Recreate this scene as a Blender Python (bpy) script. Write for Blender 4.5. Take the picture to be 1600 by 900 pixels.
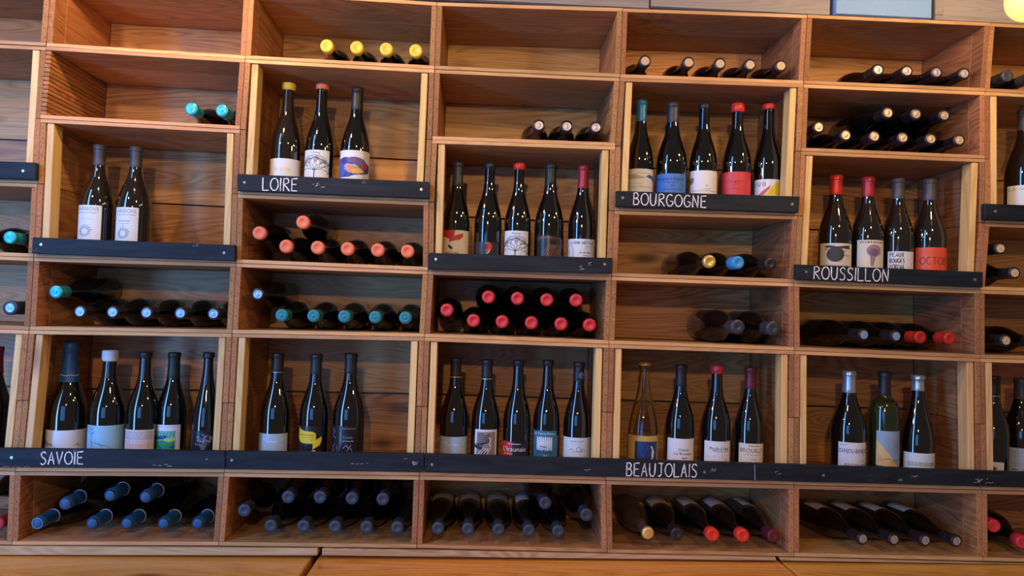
import bpy, bmesh, math, random
from mathutils import Vector, Matrix
for o in list(bpy.data.objects): bpy.data.objects.remove(o)
S = bpy.context.scene; COL = S.collection
PI = math.pi
rnd = random.Random(5)

# ------------------------------------------------------------------ camera
F = 1201.05; CP = Vector((1.66112, -2.01306, 0.62076)); YA, PT, RO = -0.0363, 0.03158, -0.03398
RM = Matrix.Rotation(YA, 3, 'Z') @ Matrix.Rotation(PT, 3, 'X') @ Matrix.Rotation(RO, 3, 'Y')
cam = bpy.data.cameras.new('camera'); cam.sensor_width = 36; cam.lens = F / 1600 * 36; cam.clip_start = .01
co = bpy.data.objects.new('camera', cam); COL.objects.link(co); S.camera = co
X, Y, Z = RM @ Vector((1, 0, 0)), RM @ Vector((0, 0, 1)), RM @ Vector((0, -1, 0))
co.matrix_world = Matrix.Translation(CP) @ Matrix((X, Y, Z)).transposed().to_4x4()

def at(x, y, D):
    """photograph pixel -> point on the vertical plane y = D"""
    v = RM @ Vector(((x - 800) / F, 1, -(y - 450) / F))
    return CP + v * ((D - CP.y) / v.y)

# ------------------------------------------------------------------ world, light, exposure
S.view_settings.view_transform = 'Standard'; S.view_settings.look = 'None'
S.view_settings.gamma = 1; S.view_settings.exposure = 0.16
W = bpy.data.worlds.new('room_light'); S.world = W; W.use_nodes = True
W.node_tree.nodes['Background'].inputs[0].default_value = (1.0, .80, .68, 1)
W.node_tree.nodes['Background'].inputs[1].default_value = .10

def area(name, loc, target, sx, sy, color, power):
    l = bpy.data.lights.new(name, 'AREA'); l.shape = 'RECTANGLE'; l.size = sx; l.size_y = sy
    l.color = color; l.energy = power
    o = bpy.data.objects.new(name, l); COL.objects.link(o); o.location = loc
    o.rotation_euler = (Vector(target) - Vector(loc)).to_track_quat('-Z', 'Y').to_euler()
    return o
def bulb(name, loc, r, color, power):
    l = bpy.data.lights.new(name, 'POINT'); l.shadow_soft_size = r; l.color = color; l.energy = power
    o = bpy.data.objects.new(name, l); COL.objects.link(o); o.location = loc
    return o
BLUE = (.20, .50, 1.0)
# daylight through the shop window behind the camera, pane by pane, tall main window to the left
area('window_daylight', (-1.0, -2.4, 1.35), (.5, 0, 1.35), .50, 3.9, (.12, .38, 1.0), 115)
for k, (x, w, p) in enumerate([(.10, .26, 6), (.58, .16, 3.6), (.95, .12, 2.6), (1.25, .08, 1.8)]):
    area('window_pane_daylight', (x, -3.4, .55), (x, 0, .55), w, 1.3, (.10, .38, 1.0), p)
# warm pendant bulbs of the room; strong rear one is added frontal fill
WARM = (1.0, .62, .28)
for (x, y, z, p) in [(.40, -1.0, 1.46, 11), (1.7, -1.1, 1.50, 9), (2.75, -1.0, 1.46, 13), (1.5, -3.0, 1.35, 58)]:
    bulb('room_bulb_and_fill', (x, y, z), .035, WARM, p)

# ------------------------------------------------------------------ materials
MATS = {}
def nodes(name):
    m = bpy.data.materials.new(name); m.use_nodes = True
    nt = m.node_tree; return m, nt, nt.nodes['Principled BSDF']
def mat(name, color, rough=.5, metal=0, coat=0, emit=None, trans=0, ior=1.5, var=0):
    if name in MATS: return MATS[name]
    m, nt, b = nodes(name)
    c = (*color, 1)
    b.inputs['Base Color'].default_value = c
    b.inputs['Roughness'].default_value = rough; b.inputs['Metallic'].default_value = metal
    b.inputs['Coat Weight'].default_value = coat; b.inputs['IOR'].default_value = ior
    b.inputs['Transmission Weight'].default_value = trans
    if emit: b.inputs['Emission Color'].default_value = (*emit[:3], 1); b.inputs['Emission Strength'].default_value = emit[3]
    if var:
        n = nt.nodes.new('ShaderNodeTexNoise'); n.inputs['Scale'].default_value = 90; n.inputs['Detail'].default_value = 4
        t = nt.nodes.new('ShaderNodeTexCoord'); nt.links.new(t.outputs['Object'], n.inputs['Vector'])
        r = nt.nodes.new('ShaderNodeMapRange'); r.inputs[3].default_value = 1 - var; r.inputs[4].default_value = 1 + var
        nt.links.new(n.outputs['Fac'], r.inputs[0])
        mx = nt.nodes.new('ShaderNodeMix'); mx.data_type = 'RGBA'; mx.blend_type = 'MULTIPLY'; mx.inputs[0].default_value = 1
        mx.inputs[6].default_value = c; nt.links.new(r.outputs[0], mx.inputs[7]); nt.links.new(mx.outputs[2], b.inputs['Base Color'])
    MATS[name] = m; return m

def wood(name, cols, axis='X', ring=1.0, rough=.42, knots=.5, coat=.0, bump=.25, val=.22, stain=0):
    """sawn softwood: long grain along one axis, rings, knots, per-plank tone"""
    if name in MATS: return MATS[name]
    m, nt, b = nodes(name); N = nt.nodes.new; L = nt.links.new
    tc = N('ShaderNodeTexCoord'); oi = N('ShaderNodeObjectInfo')
    mul = N('ShaderNodeMath'); mul.operation = 'MULTIPLY'; mul.inputs[1].default_value = 37.0; L(oi.outputs['Random'], mul.inputs[0])
    add = N('ShaderNodeVectorMath'); add.operation = 'ADD'; L(tc.outputs['Object'], add.inputs[0]); L(mul.outputs[0], add.inputs[1])
    sc = {'X': (1.1, 9, 11), 'Y': (9, 1.1, 11), 'Z': (11, 9, 1.1)}[axis]
    mp = N('ShaderNodeMapping'); mp.inputs['Scale'].default_value = sc; L(add.outputs[0], mp.inputs[0])
    n1 = N('ShaderNodeTexNoise'); n1.inputs['Scale'].default_value = 1.0 * ring; n1.inputs['Detail'].default_value = 1.5; n1.inputs['Distortion'].default_value = .5
    L(mp.outputs[0], n1.inputs['Vector'])
    # growth rings = contour lines of the low noise
    m1 = N('ShaderNodeMath'); m1.operation = 'MULTIPLY'; m1.inputs[1].default_value = 22; L(n1.outputs['Fac'], m1.inputs[0])
    fr = N('ShaderNodeMath'); fr.operation = 'PINGPONG'; fr.inputs[1].default_value = .5; L(m1.outputs[0], fr.inputs[0])
    # fine fibre
    mp2 = N('ShaderNodeMapping'); mp2.inputs['Scale'].default_value = tuple(v * 14 if v > 5 else v * 5 for v in sc); L(add.outputs[0], mp2.inputs[0])
    n2 = N('ShaderNodeTexNoise'); n2.inputs['Scale'].default_value = 1.3; n2.inputs['Detail'].default_value = 3; L(mp2.outputs[0], n2.inputs['Vector'])
    # broad tone
    n3 = N('ShaderNodeTexNoise'); n3.inputs['Scale'].default_value = .5; n3.inputs['Detail'].default_value = 2; L(mp.outputs[0], n3.inputs['Vector'])
    a1 = N('ShaderNodeMath'); a1.operation = 'MULTIPLY_ADD'; a1.inputs[1].default_value = .62; L(fr.outputs[0], a1.inputs[0])
    s2 = N('ShaderNodeMath'); s2.operation = 'MULTIPLY'; s2.inputs[1].default_value = .45; L(n2.outputs['Fac'], s2.inputs[0]); L(s2.outputs[0], a1.inputs[2])
    a2 = N('ShaderNodeMath'); a2.operation = 'MULTIPLY_ADD'; a2.inputs[1].default_value = .5; L(n3.outputs['Fac'], a2.inputs[0]); L(a1.outputs[0], a2.inputs[2])
    cr = N('ShaderNodeValToRGB'); L(a2.outputs[0], cr.inputs[0]); e = cr.color_ramp.elements
    e[0].position = .30; e[0].color = (*cols[0], 1); e[1].position = .95; e[1].color = (*cols[2], 1)
    x = e.new(.60); x.color = (*cols[1], 1)
    last = cr.outputs[0]
    if knots:
        mk = N('ShaderNodeMapping'); mk.inputs['Scale'].default_value = {'X': (2.6, 7, 7), 'Y': (7, 2.6, 7), 'Z': (7, 7, 2.6)}[axis]; L(add.outputs[0], mk.inputs[0])
        vo = N('ShaderNodeTexVoronoi'); vo.inputs['Scale'].default_value = 1.0; L(mk.outputs[0], vo.inputs['Vector'])
        rr = N('ShaderNodeMapRange'); rr.inputs[1].default_value = .05; rr.inputs[2].default_value = .16; rr.inputs[3].default_value = 1; rr.inputs[4].default_value = 0; L(vo.outputs['Distance'], rr.inputs[0])
        km = N('ShaderNodeMath'); km.operation = 'MULTIPLY'; km.inputs[1].default_value = knots; L(rr.outputs[0], km.inputs[0])
        kx = N('ShaderNodeMix'); kx.data_type = 'RGBA'; L(km.outputs[0], kx.inputs[0]); L(last, kx.inputs[6]); kx.inputs[7].default_value = (.05, .022, .01, 1); last = kx.outputs[2]
    hv = N('ShaderNodeHueSaturation'); L(last, hv.inputs['Color'])
    mr = N('ShaderNodeMapRange'); mr.inputs[3].default_value = 1 - val; mr.inputs[4].default_value = 1 + val; L(oi.outputs['Random'], mr.inputs[0]); L(mr.outputs[0], hv.inputs['Value'])
    f2 = N('ShaderNodeMath'); f2.operation = 'MULTIPLY'; f2.inputs[1].default_value = 7.31; L(oi.outputs['Random'], f2.inputs[0])
    f3 = N('ShaderNodeMath'); f3.operation = 'FRACT'; L(f2.outputs[0], f3.inputs[0])
    mh = N('ShaderNodeMapRange'); mh.inputs[3].default_value = .488; mh.inputs[4].default_value = .508; L(f3.outputs[0], mh.inputs[0]); L(mh.outputs[0], hv.inputs['Hue'])
    L(hv.outputs[0], b.inputs['Base Color'])
    b.inputs['Coat Weight'].default_value = coat; b.inputs['Coat Roughness'].default_value = .25
    ro = N('ShaderNodeMapRange'); ro.inputs[3].default_value = rough - .08; ro.inputs[4].default_value = rough + .14; L(n2.outputs['Fac'], ro.inputs[0]); L(ro.outputs[0], b.inputs['Roughness'])
    bp = N('ShaderNodeBump'); bp.inputs['Strength'].default_value = bump; bp.inputs['Distance'].default_value = .0015; L(a2.outputs[0], bp.inputs['Height']); L(bp.outputs[0], b.inputs['Normal'])
    MATS[name] = m; return m

PB = ((.28, .115, .034), (.56, .29, .098), (.72, .42, .16))
PL = ((.43, .22, .08), (.60, .35, .14), (.70, .45, .21))
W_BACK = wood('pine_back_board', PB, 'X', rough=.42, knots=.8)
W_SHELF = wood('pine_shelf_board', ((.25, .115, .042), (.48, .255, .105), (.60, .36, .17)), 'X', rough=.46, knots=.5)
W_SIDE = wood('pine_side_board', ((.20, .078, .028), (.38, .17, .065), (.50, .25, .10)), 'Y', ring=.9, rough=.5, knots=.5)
W_EDGE = wood('pine_sawn_edge', PL, 'X', ring=.8, rough=.6, knots=.3)
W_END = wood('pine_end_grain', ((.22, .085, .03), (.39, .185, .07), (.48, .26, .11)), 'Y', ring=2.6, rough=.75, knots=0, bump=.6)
W_BAT = wood('pale_pine_batten', ((.60, .37, .12), (.77, .53, .20), (.83, .63, .29)), 'Z', ring=.7, rough=.5, knots=.55, val=.1)
W_BASE = wood('rough_pine_ledge', ((.30, .17, .08), (.50, .33, .17), (.62, .45, .27)), 'X', ring=1.2, rough=.75, knots=.75, bump=.7)
W_TOP = wood('varnished_counter', ((.50, .16, .02), (.80, .34, .055), (.88, .46, .10)), 'X', ring=.6, rough=.26, knots=.85, coat=.6, bump=.1, val=.06)
NAIL = mat('nail_hole', (.04, .02, .012), .7)
SCREW = mat('zinc_screw', (.45, .47, .5), .35, .9)
CHALK = mat('white_chalk', (.85, .87, .9), .95)
GREY = wood('grey_painted_board', ((.23, .20, .18), (.30, .27, .245), (.34, .31, .285)), 'X', rough=.6, knots=.0, bump=.08, val=.07)

def chalkboard():
    m, nt, b = nodes('black_chalkboard_paint'); N = nt.nodes.new; L = nt.links.new
    tc = N('ShaderNodeTexCoord'); oi = N('ShaderNodeObjectInfo'); mu = N('ShaderNodeMath'); mu.operation = 'MULTIPLY'; mu.inputs[1].default_value = 19; L(oi.outputs['Random'], mu.inputs[0])
    ad = N('ShaderNodeVectorMath'); L(tc.outputs['Object'], ad.inputs[0]); L(mu.outputs[0], ad.inputs[1])
    mp = N('ShaderNodeMapping'); mp.inputs['Scale'].default_value = (5, 8, 38); L(ad.outputs[0], mp.inputs[0])
    n = N('ShaderNodeTexNoise'); n.inputs['Scale'].default_value = 1.4; n.inputs['Detail'].default_value = 5; n.inputs['Distortion'].default_value = .8; L(mp.outputs[0], n.inputs['Vector'])
    c = N('ShaderNodeValToRGB'); L(n.outputs['Fac'], c.inputs[0]); e = c.color_ramp.elements
    e[0].position = .35; e[0].color = (.005, .009, .015, 1); e[1].position = .68; e[1].color = (.013, .023, .034, 1)
    mp2 = N('ShaderNodeMapping'); mp2.inputs['Scale'].default_value = (6, 6, 16); L(ad.outputs[0], mp2.inputs[0])
    n2 = N('ShaderNodeTexNoise'); n2.inputs['Scale'].default_value = 1.1; n2.inputs['Detail'].default_value = 6; n2.inputs['Roughness'].default_value = .75; L(mp2.outputs[0], n2.inputs['Vector'])
    r2 = N('ShaderNodeMapRange'); r2.inputs[1].default_value = .64; r2.inputs[2].default_value = .78; r2.inputs[3].default_value = 0; r2.inputs[4].default_value = .30; L(n2.outputs['Fac'], r2.inputs[0])
    mx = N('ShaderNodeMix'); mx.data_type = 'RGBA'; L(r2.outputs[0], mx.inputs[0]); L(c.outputs[0], mx.inputs[6]); mx.inputs[7].default_value = (.5, .53, .57, 1)
    L(mx.outputs[2], b.inputs['Base Color']); b.inputs['Roughness'].default_value = .6; b.inputs['Specular IOR Level'].default_value = .3
    bp = N('ShaderNodeBump'); bp.inputs['Strength'].default_value = .4; bp.inputs['Distance'].default_value = .001; L(n.outputs['Fac'], bp.inputs['Height']); L(bp.outputs[0], b.inputs['Normal'])
    return m
BLACKBOARD = chalkboard()

GLASS = mat('dark_bottle_glass', (.004, .004, .004), .045, ior=1.75, coat=.3)
GLASS_BR = mat('brown_bottle_glass', (.014, .010, .008), .05, ior=1.75, coat=.3)
GLASS_GR = mat('green_bottle_glass', (.016, .024, .006), .05, ior=1.7, coat=.3)
GLASS_CLEAR = mat('clear_bottle_glass', (.96, .90, .76), .02, trans=1, ior=1.45)
GLASS_TAN = mat('dusty_tan_glass', (.09, .06, .035), .12)

# ------------------------------------------------------------------ object helpers
def mesh_obj(name, bm, mats, parent=None, loc=None, smooth=False):
    me = bpy.data.meshes.new(name)
    if loc is not None:
        bmesh.ops.translate(bm, verts=bm.verts, vec=-Vector(loc))
    bm.to_mesh(me); bm.free()
    for m in (mats if isinstance(mats, (list, tuple)) else [mats]): me.materials.append(m)
    if smooth: me.shade_smooth()
    o = bpy.data.objects.new(name, me); COL.objects.link(o)
    if loc is not None: o.location = loc
    if parent: o.parent = parent
    return o
def empty(name, loc, label, cat, group=None, rot=None):
    o = bpy.data.objects.new(name, None); COL.objects.link(o); o.location = loc; o.empty_display_size = .02
    if rot is not None: o.rotation_mode = 'QUATERNION'; o.rotation_quaternion = rot
    o['label'] = label; o['category'] = cat
    if group: o['group'] = group
    return o
def tag(o, label, cat, group=None):
    o['label'] = label; o['category'] = cat
    if group: o['group'] = group
    return o
def child(parent, o):
    """parent keeping world position (parents are unrotated empties)"""
    o.parent = parent; o.location = Vector(o.location) - Vector(parent.location); return o
def hexa(bm, p, bevel=.0007, front=0):
    """p: 8 points, 0-3 front face (y min) ccw bottom-left first, 4-7 back. front = material slot of the front face"""
    v = [bm.verts.new(q) for q in p]
    fs = [(0, 1, 2, 3), (5, 4, 7, 6), (4, 0, 3, 7), (1, 5, 6, 2), (3, 2, 6, 7), (4, 5, 1, 0)]
    out = []
    for k, f in enumerate(fs):
        fc = bm.faces.new([v[i] for i in f]); out.append(fc)
        if k == 0: fc.material_index = front
    if bevel:
        eds = list({e for fc in out for e in fc.edges})
        bmesh.ops.bevel(bm, geom=eds, offset=bevel, segments=1, affect='EDGES', material=-1)
def board(name, p, mats, parent, bevel=.0008, front=1):
    bm = bmesh.new(); hexa(bm, p, bevel, front)
    c = sum((Vector(q) for q in p), Vector()) / 8
    o = mesh_obj(name, bm, mats, loc=c)
    return child(parent, o) if parent else o
def boxpts(x0, x1, y0, y1, z0, z1):
    return [(x0, y0, z0), (x1, y0, z0), (x1, y0, z1), (x0, y0, z1), (x0, y1, z0), (x1, y1, z0), (x1, y1, z1), (x0, y1, z1)]

# ------------------------------------------------------------------ joints of the crate wall (front plane y = 0)
JP = """1 0 18 852;2 0 341 853;3 0 651 857;4 0 949 864;5 0 1241 870;6 0 1536 877
1 1 23 737;2 1 350 739;3 1 655 744;4 1 947 751;5 1 1241 758;6 1 1535 766
1 3 45 516;2 3 362 521;3 3 663 527;4 3 952 538;5 3 1242 548;6 3 1532 560
1 4 52 402;2 4 368 411;3 4 669 423;4 4 956 432;5 4 1241 442;6 4 1532 453
1 5 58 287;2 5 371 303;3 5 670 315;4 5 960 329;5 5 1247 337;6 5 1540 348
1 6 62 185;2 6 375 202;3 6 675 218;4 6 962 228;5 6 1252 236;6 6 1540 248
1 7 71 72;2 7 383 92;3 7 679 108;4 7 969 121;5 7 1256 131;6 7 1540 143
3 8 683 3;4 8 973 12;5 8 1262 22;6 8 1548 35"""
G = {}
for s in JP.replace('\n', ';').split(';'):
    i, j, x, y = map(int, s.split()); p = at(x, y, 0); G[i, j] = (p.x, p.z)
G[2, 8] = (G[2, 7][0] + .002, G[2, 7][1] + .183); G[1, 8] = (G[1, 7][0] + .004, G[1, 7][1] + .183)
for i in range(1, 7): G[i, 2] = ((G[i, 1][0] + G[i, 3][0]) / 2, (G[i, 1][1] + G[i, 3][1]) / 2)
for j in range(9):
    G[0, j] = (G[1, j][0] - .5, G[1, j][1] + .001); G[7, j] = (G[6, j][0] + .5, G[6, j][1] + .001)
def cell(i, j, s, t):
    a, b, c, d = G[i, j], G[i + 1, j], G[i + 1, j + 1], G[i, j + 1]
    x0, z0 = a[0] + (b[0] - a[0]) * s, a[1] + (b[1] - a[1]) * s
    x1, z1 = d[0] + (c[0] - d[0]) * s, d[1] + (c[1] - d[1]) * s
    return x0 + (x1 - x0) * t, z0 + (z1 - z0) * t
TS, TB, DEP, BK = .0140, .0100, .305, .008        # side, shelf, depth, back thickness
def cpts(i, j, u0, u1, w0, w1, y0, y1):
    """board inside crate (i,j): u,w are metres from the left / bottom, negative = from the right / top"""
    wd = G[i + 1, j][0] - G[i, j][0]; ht = G[i, j + 1][1] - G[i, j][1]
    f = lambda v, n: (v / n if v >= 0 else 1 + v / n)
    s0, s1 = f(u0, wd), (1 - .0004 / wd if u1 == 0 else f(u1, wd)); t0, t1 = f(w0, ht), (1 - .0003 / ht if w1 == 0 else f(w1, ht))
    q = [cell(i, j, s0, t0), cell(i, j, s1, t0), cell(i, j, s1, t1), cell(i, j, s0, t1)]
    return [(x, y0, z) for x, z in q] + [(x, y1, z) for x, z in q]

TALL = {0: (1, 5), 1: (1, 4), 2: (1, 5), 3: (1, 4), 4: (1, 5), 5: (1, 4), 6: (1, 5)}
COLN = {0: 'cut-off column at the left edge', 1: 'the SAVOIE column', 2: 'the LOIRE column', 3: 'the column between LOIRE and BOURGOGNE',
        4: 'the BOURGOGNE column', 5: 'the ROUSSILLON column', 6: 'cut-off column at the right edge'}
def crate_label(i, j):
    lo, hi = TALL[i]
    if j in (1, 2): w = ('lower' if j == 1 else 'upper') + ' half of bottom display niche'
    elif j in (hi, hi + 1): w = ('lower' if j == hi else 'upper') + ' half of upper display niche'
    else:
        w = {0: 'bottom-row', 7: 'top-row'}.get(j)
        if w is None:
            if j > hi: w = 'second-from-top'
            elif hi == 5: w = 'third-from-bottom storage' if j == 4 else 'second-from-bottom storage'
            else: w = 'middle storage'
    return ('pine crate, %s, %s' % (w, COLN[i])) if 'half' in w else '%s pine crate of %s' % (w, COLN[i])
CRATE = {}
for i in range(7):
    for j in range(8):
        lo, hi = TALL[i]; tall = j in (lo, lo + 1, hi, hi + 1)
        up = j in (lo + 1, hi + 1)
        nobot, notop = tall and up, tall and not up
        g = G[i, j]; r = empty('wine_crate', (g[0], 0, g[1]), crate_label(i, j), 'crate', 'pine wine crates stacked on their sides')
        CRATE[i, j] = r
        jy = rnd.uniform(0, .0035)
        zb = .0004 if nobot else TB; zt = 0 if notop else -TB
        # long boards: two planks deep, sawn edge in front
        sp = .15 + rnd.uniform(-.03, .03)
        if not nobot:
            board('shelf_plank', cpts(i, j, .0004, 0, .0003, TB, jy, sp), [W_SHELF, W_EDGE], r)
            board('shelf_plank', cpts(i, j, .0004, 0, .0003, TB - rnd.uniform(0, .0008), sp + .0012, DEP), [W_SHELF, W_EDGE], r)
        if not notop:
            board('top_plank', cpts(i, j, .0004, 0, -TB, 0, jy, sp), [W_SHELF, W_EDGE], r)
            board('top_plank', cpts(i, j, .0004, 0, -TB + rnd.uniform(0, .0008), 0, sp + .0012, DEP), [W_SHELF, W_EDGE], r)
        # sides: front strip and rear board, kerf between
        for s in (0, 1):
            k = .055 + rnd.uniform(-.01, .01)
            a = (.0004, TS) if s == 0 else (-TS, 0)
            if (i, j, s) == (1, 6, 0):                      # this one side is made of a row of thin slats
                n = 15; h = (G[i, j + 1][1] - G[i, j][1] - 2 * TB) / n
                for q in range(n):
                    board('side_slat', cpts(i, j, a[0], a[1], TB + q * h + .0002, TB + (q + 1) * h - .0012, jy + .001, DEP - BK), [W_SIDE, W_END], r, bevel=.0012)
                continue
            z1 = -TB if not notop else -.0006
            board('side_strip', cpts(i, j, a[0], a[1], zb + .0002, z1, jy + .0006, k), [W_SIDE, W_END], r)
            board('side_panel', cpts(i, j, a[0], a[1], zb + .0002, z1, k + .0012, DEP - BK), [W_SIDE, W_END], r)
            # nail heads on the front end grain
            bm = bmesh.new(); wd = G[i + 1, j][0] - G[i, j][0]; ht = G[i, j + 1][1] - G[i, j][1]
            for q in range(6):
                u = (TS / 2 + rnd.uniform(-.002, .002)) / wd; u = u if s == 0 else 1 - u
                x, z = cell(i, j, u, (.02 + q * (ht - .04) / 5 + rnd.uniform(-.004, .004)) / ht)
                bmesh.ops.create_cone(bm, cap_ends=True, segments=6, radius1=.0011, radius2=.0011, depth=.0008,
                                      matrix=Matrix.Translation((x, jy + .0004, z)) @ Matrix.Rotation(PI / 2, 4, 'X'))
            no = mesh_obj('nail', bm, NAIL, loc=(g[0], 0, g[1])); child(r, no); no['kind'] = 'stuff'
        gap = .0022 if tall else .0004
        u = TS + .0004
        board('back_plank', cpts(i, j, u, -u, zb + (gap if nobot else .0002), (-TB if not notop else -gap), DEP - BK + .0004, DEP), [W_BACK], r, front=0)

# pale battens nailed inside both sides of each two-crate niche
NICHE = {}
for i in range(7):
    for n, j in enumerate(TALL[i]):
        nm = ('bottom' if n == 0 else 'upper') + ' display niche of ' + COLN[i]
        for s in (0, 1):
            bw = .0175
            def pt(u, top):
                jj = j + 1 if top else j
                wd = G[i + 1, j][0] - G[i, j][0]; ht = G[i, jj + 1][1] - G[i, jj][1]
                uu = u / wd if s == 0 else 1 - u / wd
                return cell(i, jj, uu, (1 - (TB + .0006) / ht) if top else (TB + .0006) / ht)
            a, b2 = (TS + .0030, TS + .0030 + bw); le, ri = (a, b2) if s == 0 else (b2, a)
            q = [pt(le, 0), pt(ri, 0), pt(ri, 1), pt(le, 1)]
            p = [(x, .0045, z) for x, z in q] + [(x, .048, z) for x, z in q]
            o = board('upright_batten', p, [W_BAT, W_BAT], None, bevel=.0012)
            tag(o, 'pale pine batten, %s side, %s' % ('left' if s == 0 else 'right', nm), 'batten', 'pale battens inside the niches')

# ------------------------------------------------------------------ blackboard rails
def rail(tl, tr, br, bl, label, screws=()):
    f = [at(*q, -.0175) for q in (bl, br, tr, tl)]
    p = [(v.x, -.0175, v.z) for v in f] + [(v.x, -.0008, v.z) for v in f]
    o = board('chalkboard_rail', p, [BLACKBOARD, BLACKBOARD], None, bevel=.0012)
    tag(o, label, 'rail', 'black chalkboard rails')
    for (x, y) in screws:
        c = at(x, y, -.0178); bm = bmesh.new()
        bmesh.ops.create_cone(bm, cap_ends=True, segments=14, radius1=.0042, radius2=.0034, depth=.0012, matrix=Matrix.Rotation(PI / 2, 4, 'X'))
        bmesh.ops.create_cone(bm, cap_ends=True, segments=4, radius1=.0014, radius2=.0014, depth=.0020, matrix=Matrix.Rotation(PI / 2, 4, 'X'))
        s = mesh_obj('screw', bm, SCREW, loc=(0, 0, 0)); s.location = (c.x, -.0180, c.z); child(o, s)
    return o
R = {}
R[1] = rail((50.6, 370.6), (367, 382.8), (367, 408), (49.7, 396), 'unlettered black rail under the two brown bottles', ((64, 382), (350, 395)))
R[2] = rail((370.7, 271.7), (671, 284), (671, 310), (370.7, 297.7), 'black chalkboard rail lettered LOIRE', ((382, 285), (658, 296)))
R[3] = rail((669, 395), (956.7, 403), (956.7, 427), (669, 420.7), 'unlettered black rail in the column right of LOIRE', ((681, 405), (945, 413)))
R[4] = rail((963, 298), (1250, 307), (1248, 332), (962.7, 322.7), 'black chalkboard rail lettered BOURGOGNE', ((973, 309), (1238, 319)))
R[5] = rail((1244, 413), (1536, 425), (1536, 449), (1244, 437), 'black chalkboard rail lettered ROUSSILLON', ((1260, 425), (1524, 437)))
R[6] = rail((1539, 318), (1662, 323), (1662, 347), (1539, 342.7), 'short black rail cut off by the right edge', ((1556, 330),))
R[0] = rail((-105, 248), (55.7, 254), (55, 280.7), (-105, 275), 'short black rail cut off by the left edge', ((36, 267),))
LR = [(-120, 699, 727), (352, 705, 733), (663, 709, 737), (1180, 724, 751), (1720, 742, 765)]
LL = ['long black rail segment lettered SAVOIE', 'long black rail segment under three bottles below LOIRE', 'long black rail segment lettered BEAUJOLAIS', 'rightmost segment of the long black rail, without lettering']
for k in range(4):
    (xa, ya, yb), (xc, yc, yd) = LR[k], LR[k + 1]
    R[10 + k] = rail((xa + .5, ya), (xc - .4, yc), (xc - .4, yd), (xa + .5, yb), LL[k], [((18, 715),), ((362, 719), (646, 723)), ((675, 726), (1101, 738)), ((1287, 743), (1530, 752))][k])

# hand lettering in chalk
E_ = lambda cx, cy, rx, ry, a0=0, a1=360, n=18: [(cx + rx * math.cos(math.radians(a0 + (a1 - a0) * k / n)), cy + ry * math.sin(math.radians(a0 + (a1 - a0) * k / n))) for k in range(n + 1)]
GL = {'L': (.55, [[(0, 1), (.02, 0), (.5, .03)]]), 'O': (.72, [E_(.34, .5, .33, .48, 95, 455)]), 'I': (.16, [[(.06, 1), (.04, 0)]]),
 'R': (.6, [[(.04, 0), (.06, 1)], [(0, .93), (.3, 1), (.48, .86), (.44, .65), (.08, .5), (.3, .3), (.55, 0)]]),
 'E': (.6, [[(.5, 1), (.03, .96), (.04, .04), (.52, .02)], [(.04, .52), (.42, .54)]]),
 'B': (.6, [[(.04, 0), (.06, 1)], [(0, .96), (.3, 1), (.46, .82), (.38, .6), (.06, .54), (.42, .5), (.54, .26), (.4, .04), (0, .02)]]),
 'U': (.66, [[(.02, 1), (.03, .3), (.16, .04), (.36, .02), (.5, .2), (.54, 1)]]), 'G': (.66, [E_(.33, .5, .31, .48, 50, 330, 14) + [(.58, .42), (.34, .44)]]),
 'N': (.66, [[(.04, 0), (.05, 1), (.5, .02), (.52, 1)]]), 'S': (.56, [[(.46, .86), (.34, .98), (.14, .96), (.04, .8), (.1, .62), (.36, .45), (.46, .26), (.36, .06), (.16, 0), (.0, .1)]]),
 'A': (.6, [[(0, 0), (.27, 1), (.5, 0)], [(.1, .36), (.42, .36)]]), 'V': (.6, [[(0, 1), (.25, 0), (.52, 1)]]), 'J': (.58, [[(.08, 1), (.5, 1)], [(.34, 1), (.34, .2), (.22, .02), (.06, .08)]]),
 'Y': (.5, [[(0, 1), (.22, .5)], [(.46, 1), (.15, 0)]]), 'C': (.6, [E_(.3, .5, .28, .48, 50, 310, 12)]), 'T': (.56, [[(0, 1), (.52, .98)], [(.26, 1), (.25, 0)]]),
 'M': (.8, [[(.03, 0), (.08, 1), (.34, .3), (.6, 1), (.66, 0)]]), 'P': (.56, [[(.04, 0), (.05, 1), (.36, .95), (.44, .74), (.3, .55), (.06, .5)]]), 'X': (.56, [[(0, 1), (.48, 0)], [(.46, 1), (0, 0)]]),
 'D': (.6, [[(.04, 0), (.05, 1), (.34, .9), (.5, .5), (.34, .1), (.02, 0)]]), 'H': (.62, [[(.04, 0), (.05, 1)], [(.5, 0), (.5, 1)], [(.04, .5), (.5, .52)]]), ' ': (.35, [])}
def strokes_of(word):
    x = 0; out = []
    for ch in word:
        w, st = GL[ch]; out += [[(x + a, b) for a, b in s] for s in st]; x += w + .1
    return x - .1, out
def ribbon(bm, pts, w, plane=None, jit=0):
    """flat stroke in the (u,v) plane written as (u, 0, v)"""
    P = [Vector(p) for p in pts]; L = []; R_ = []
    for k, p in enumerate(P):
        d = (P[min(k + 1, len(P) - 1)] - P[max(k - 1, 0)])
        if d.length < 1e-9: d = Vector((1, 0))
        n = Vector((-d.y, d.x)).normalized() * w * .5 * (1 + (rnd.uniform(-jit, jit) if jit else 0))
        L.append(bm.verts.new((p.x + n.x, 0, p.y + n.y))); R_.append(bm.verts.new((p.x - n.x, 0, p.y - n.y)))
    for k in range(len(P) - 1): bm.faces.new((R_[k], R_[k + 1], L[k + 1], L[k]))
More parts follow.
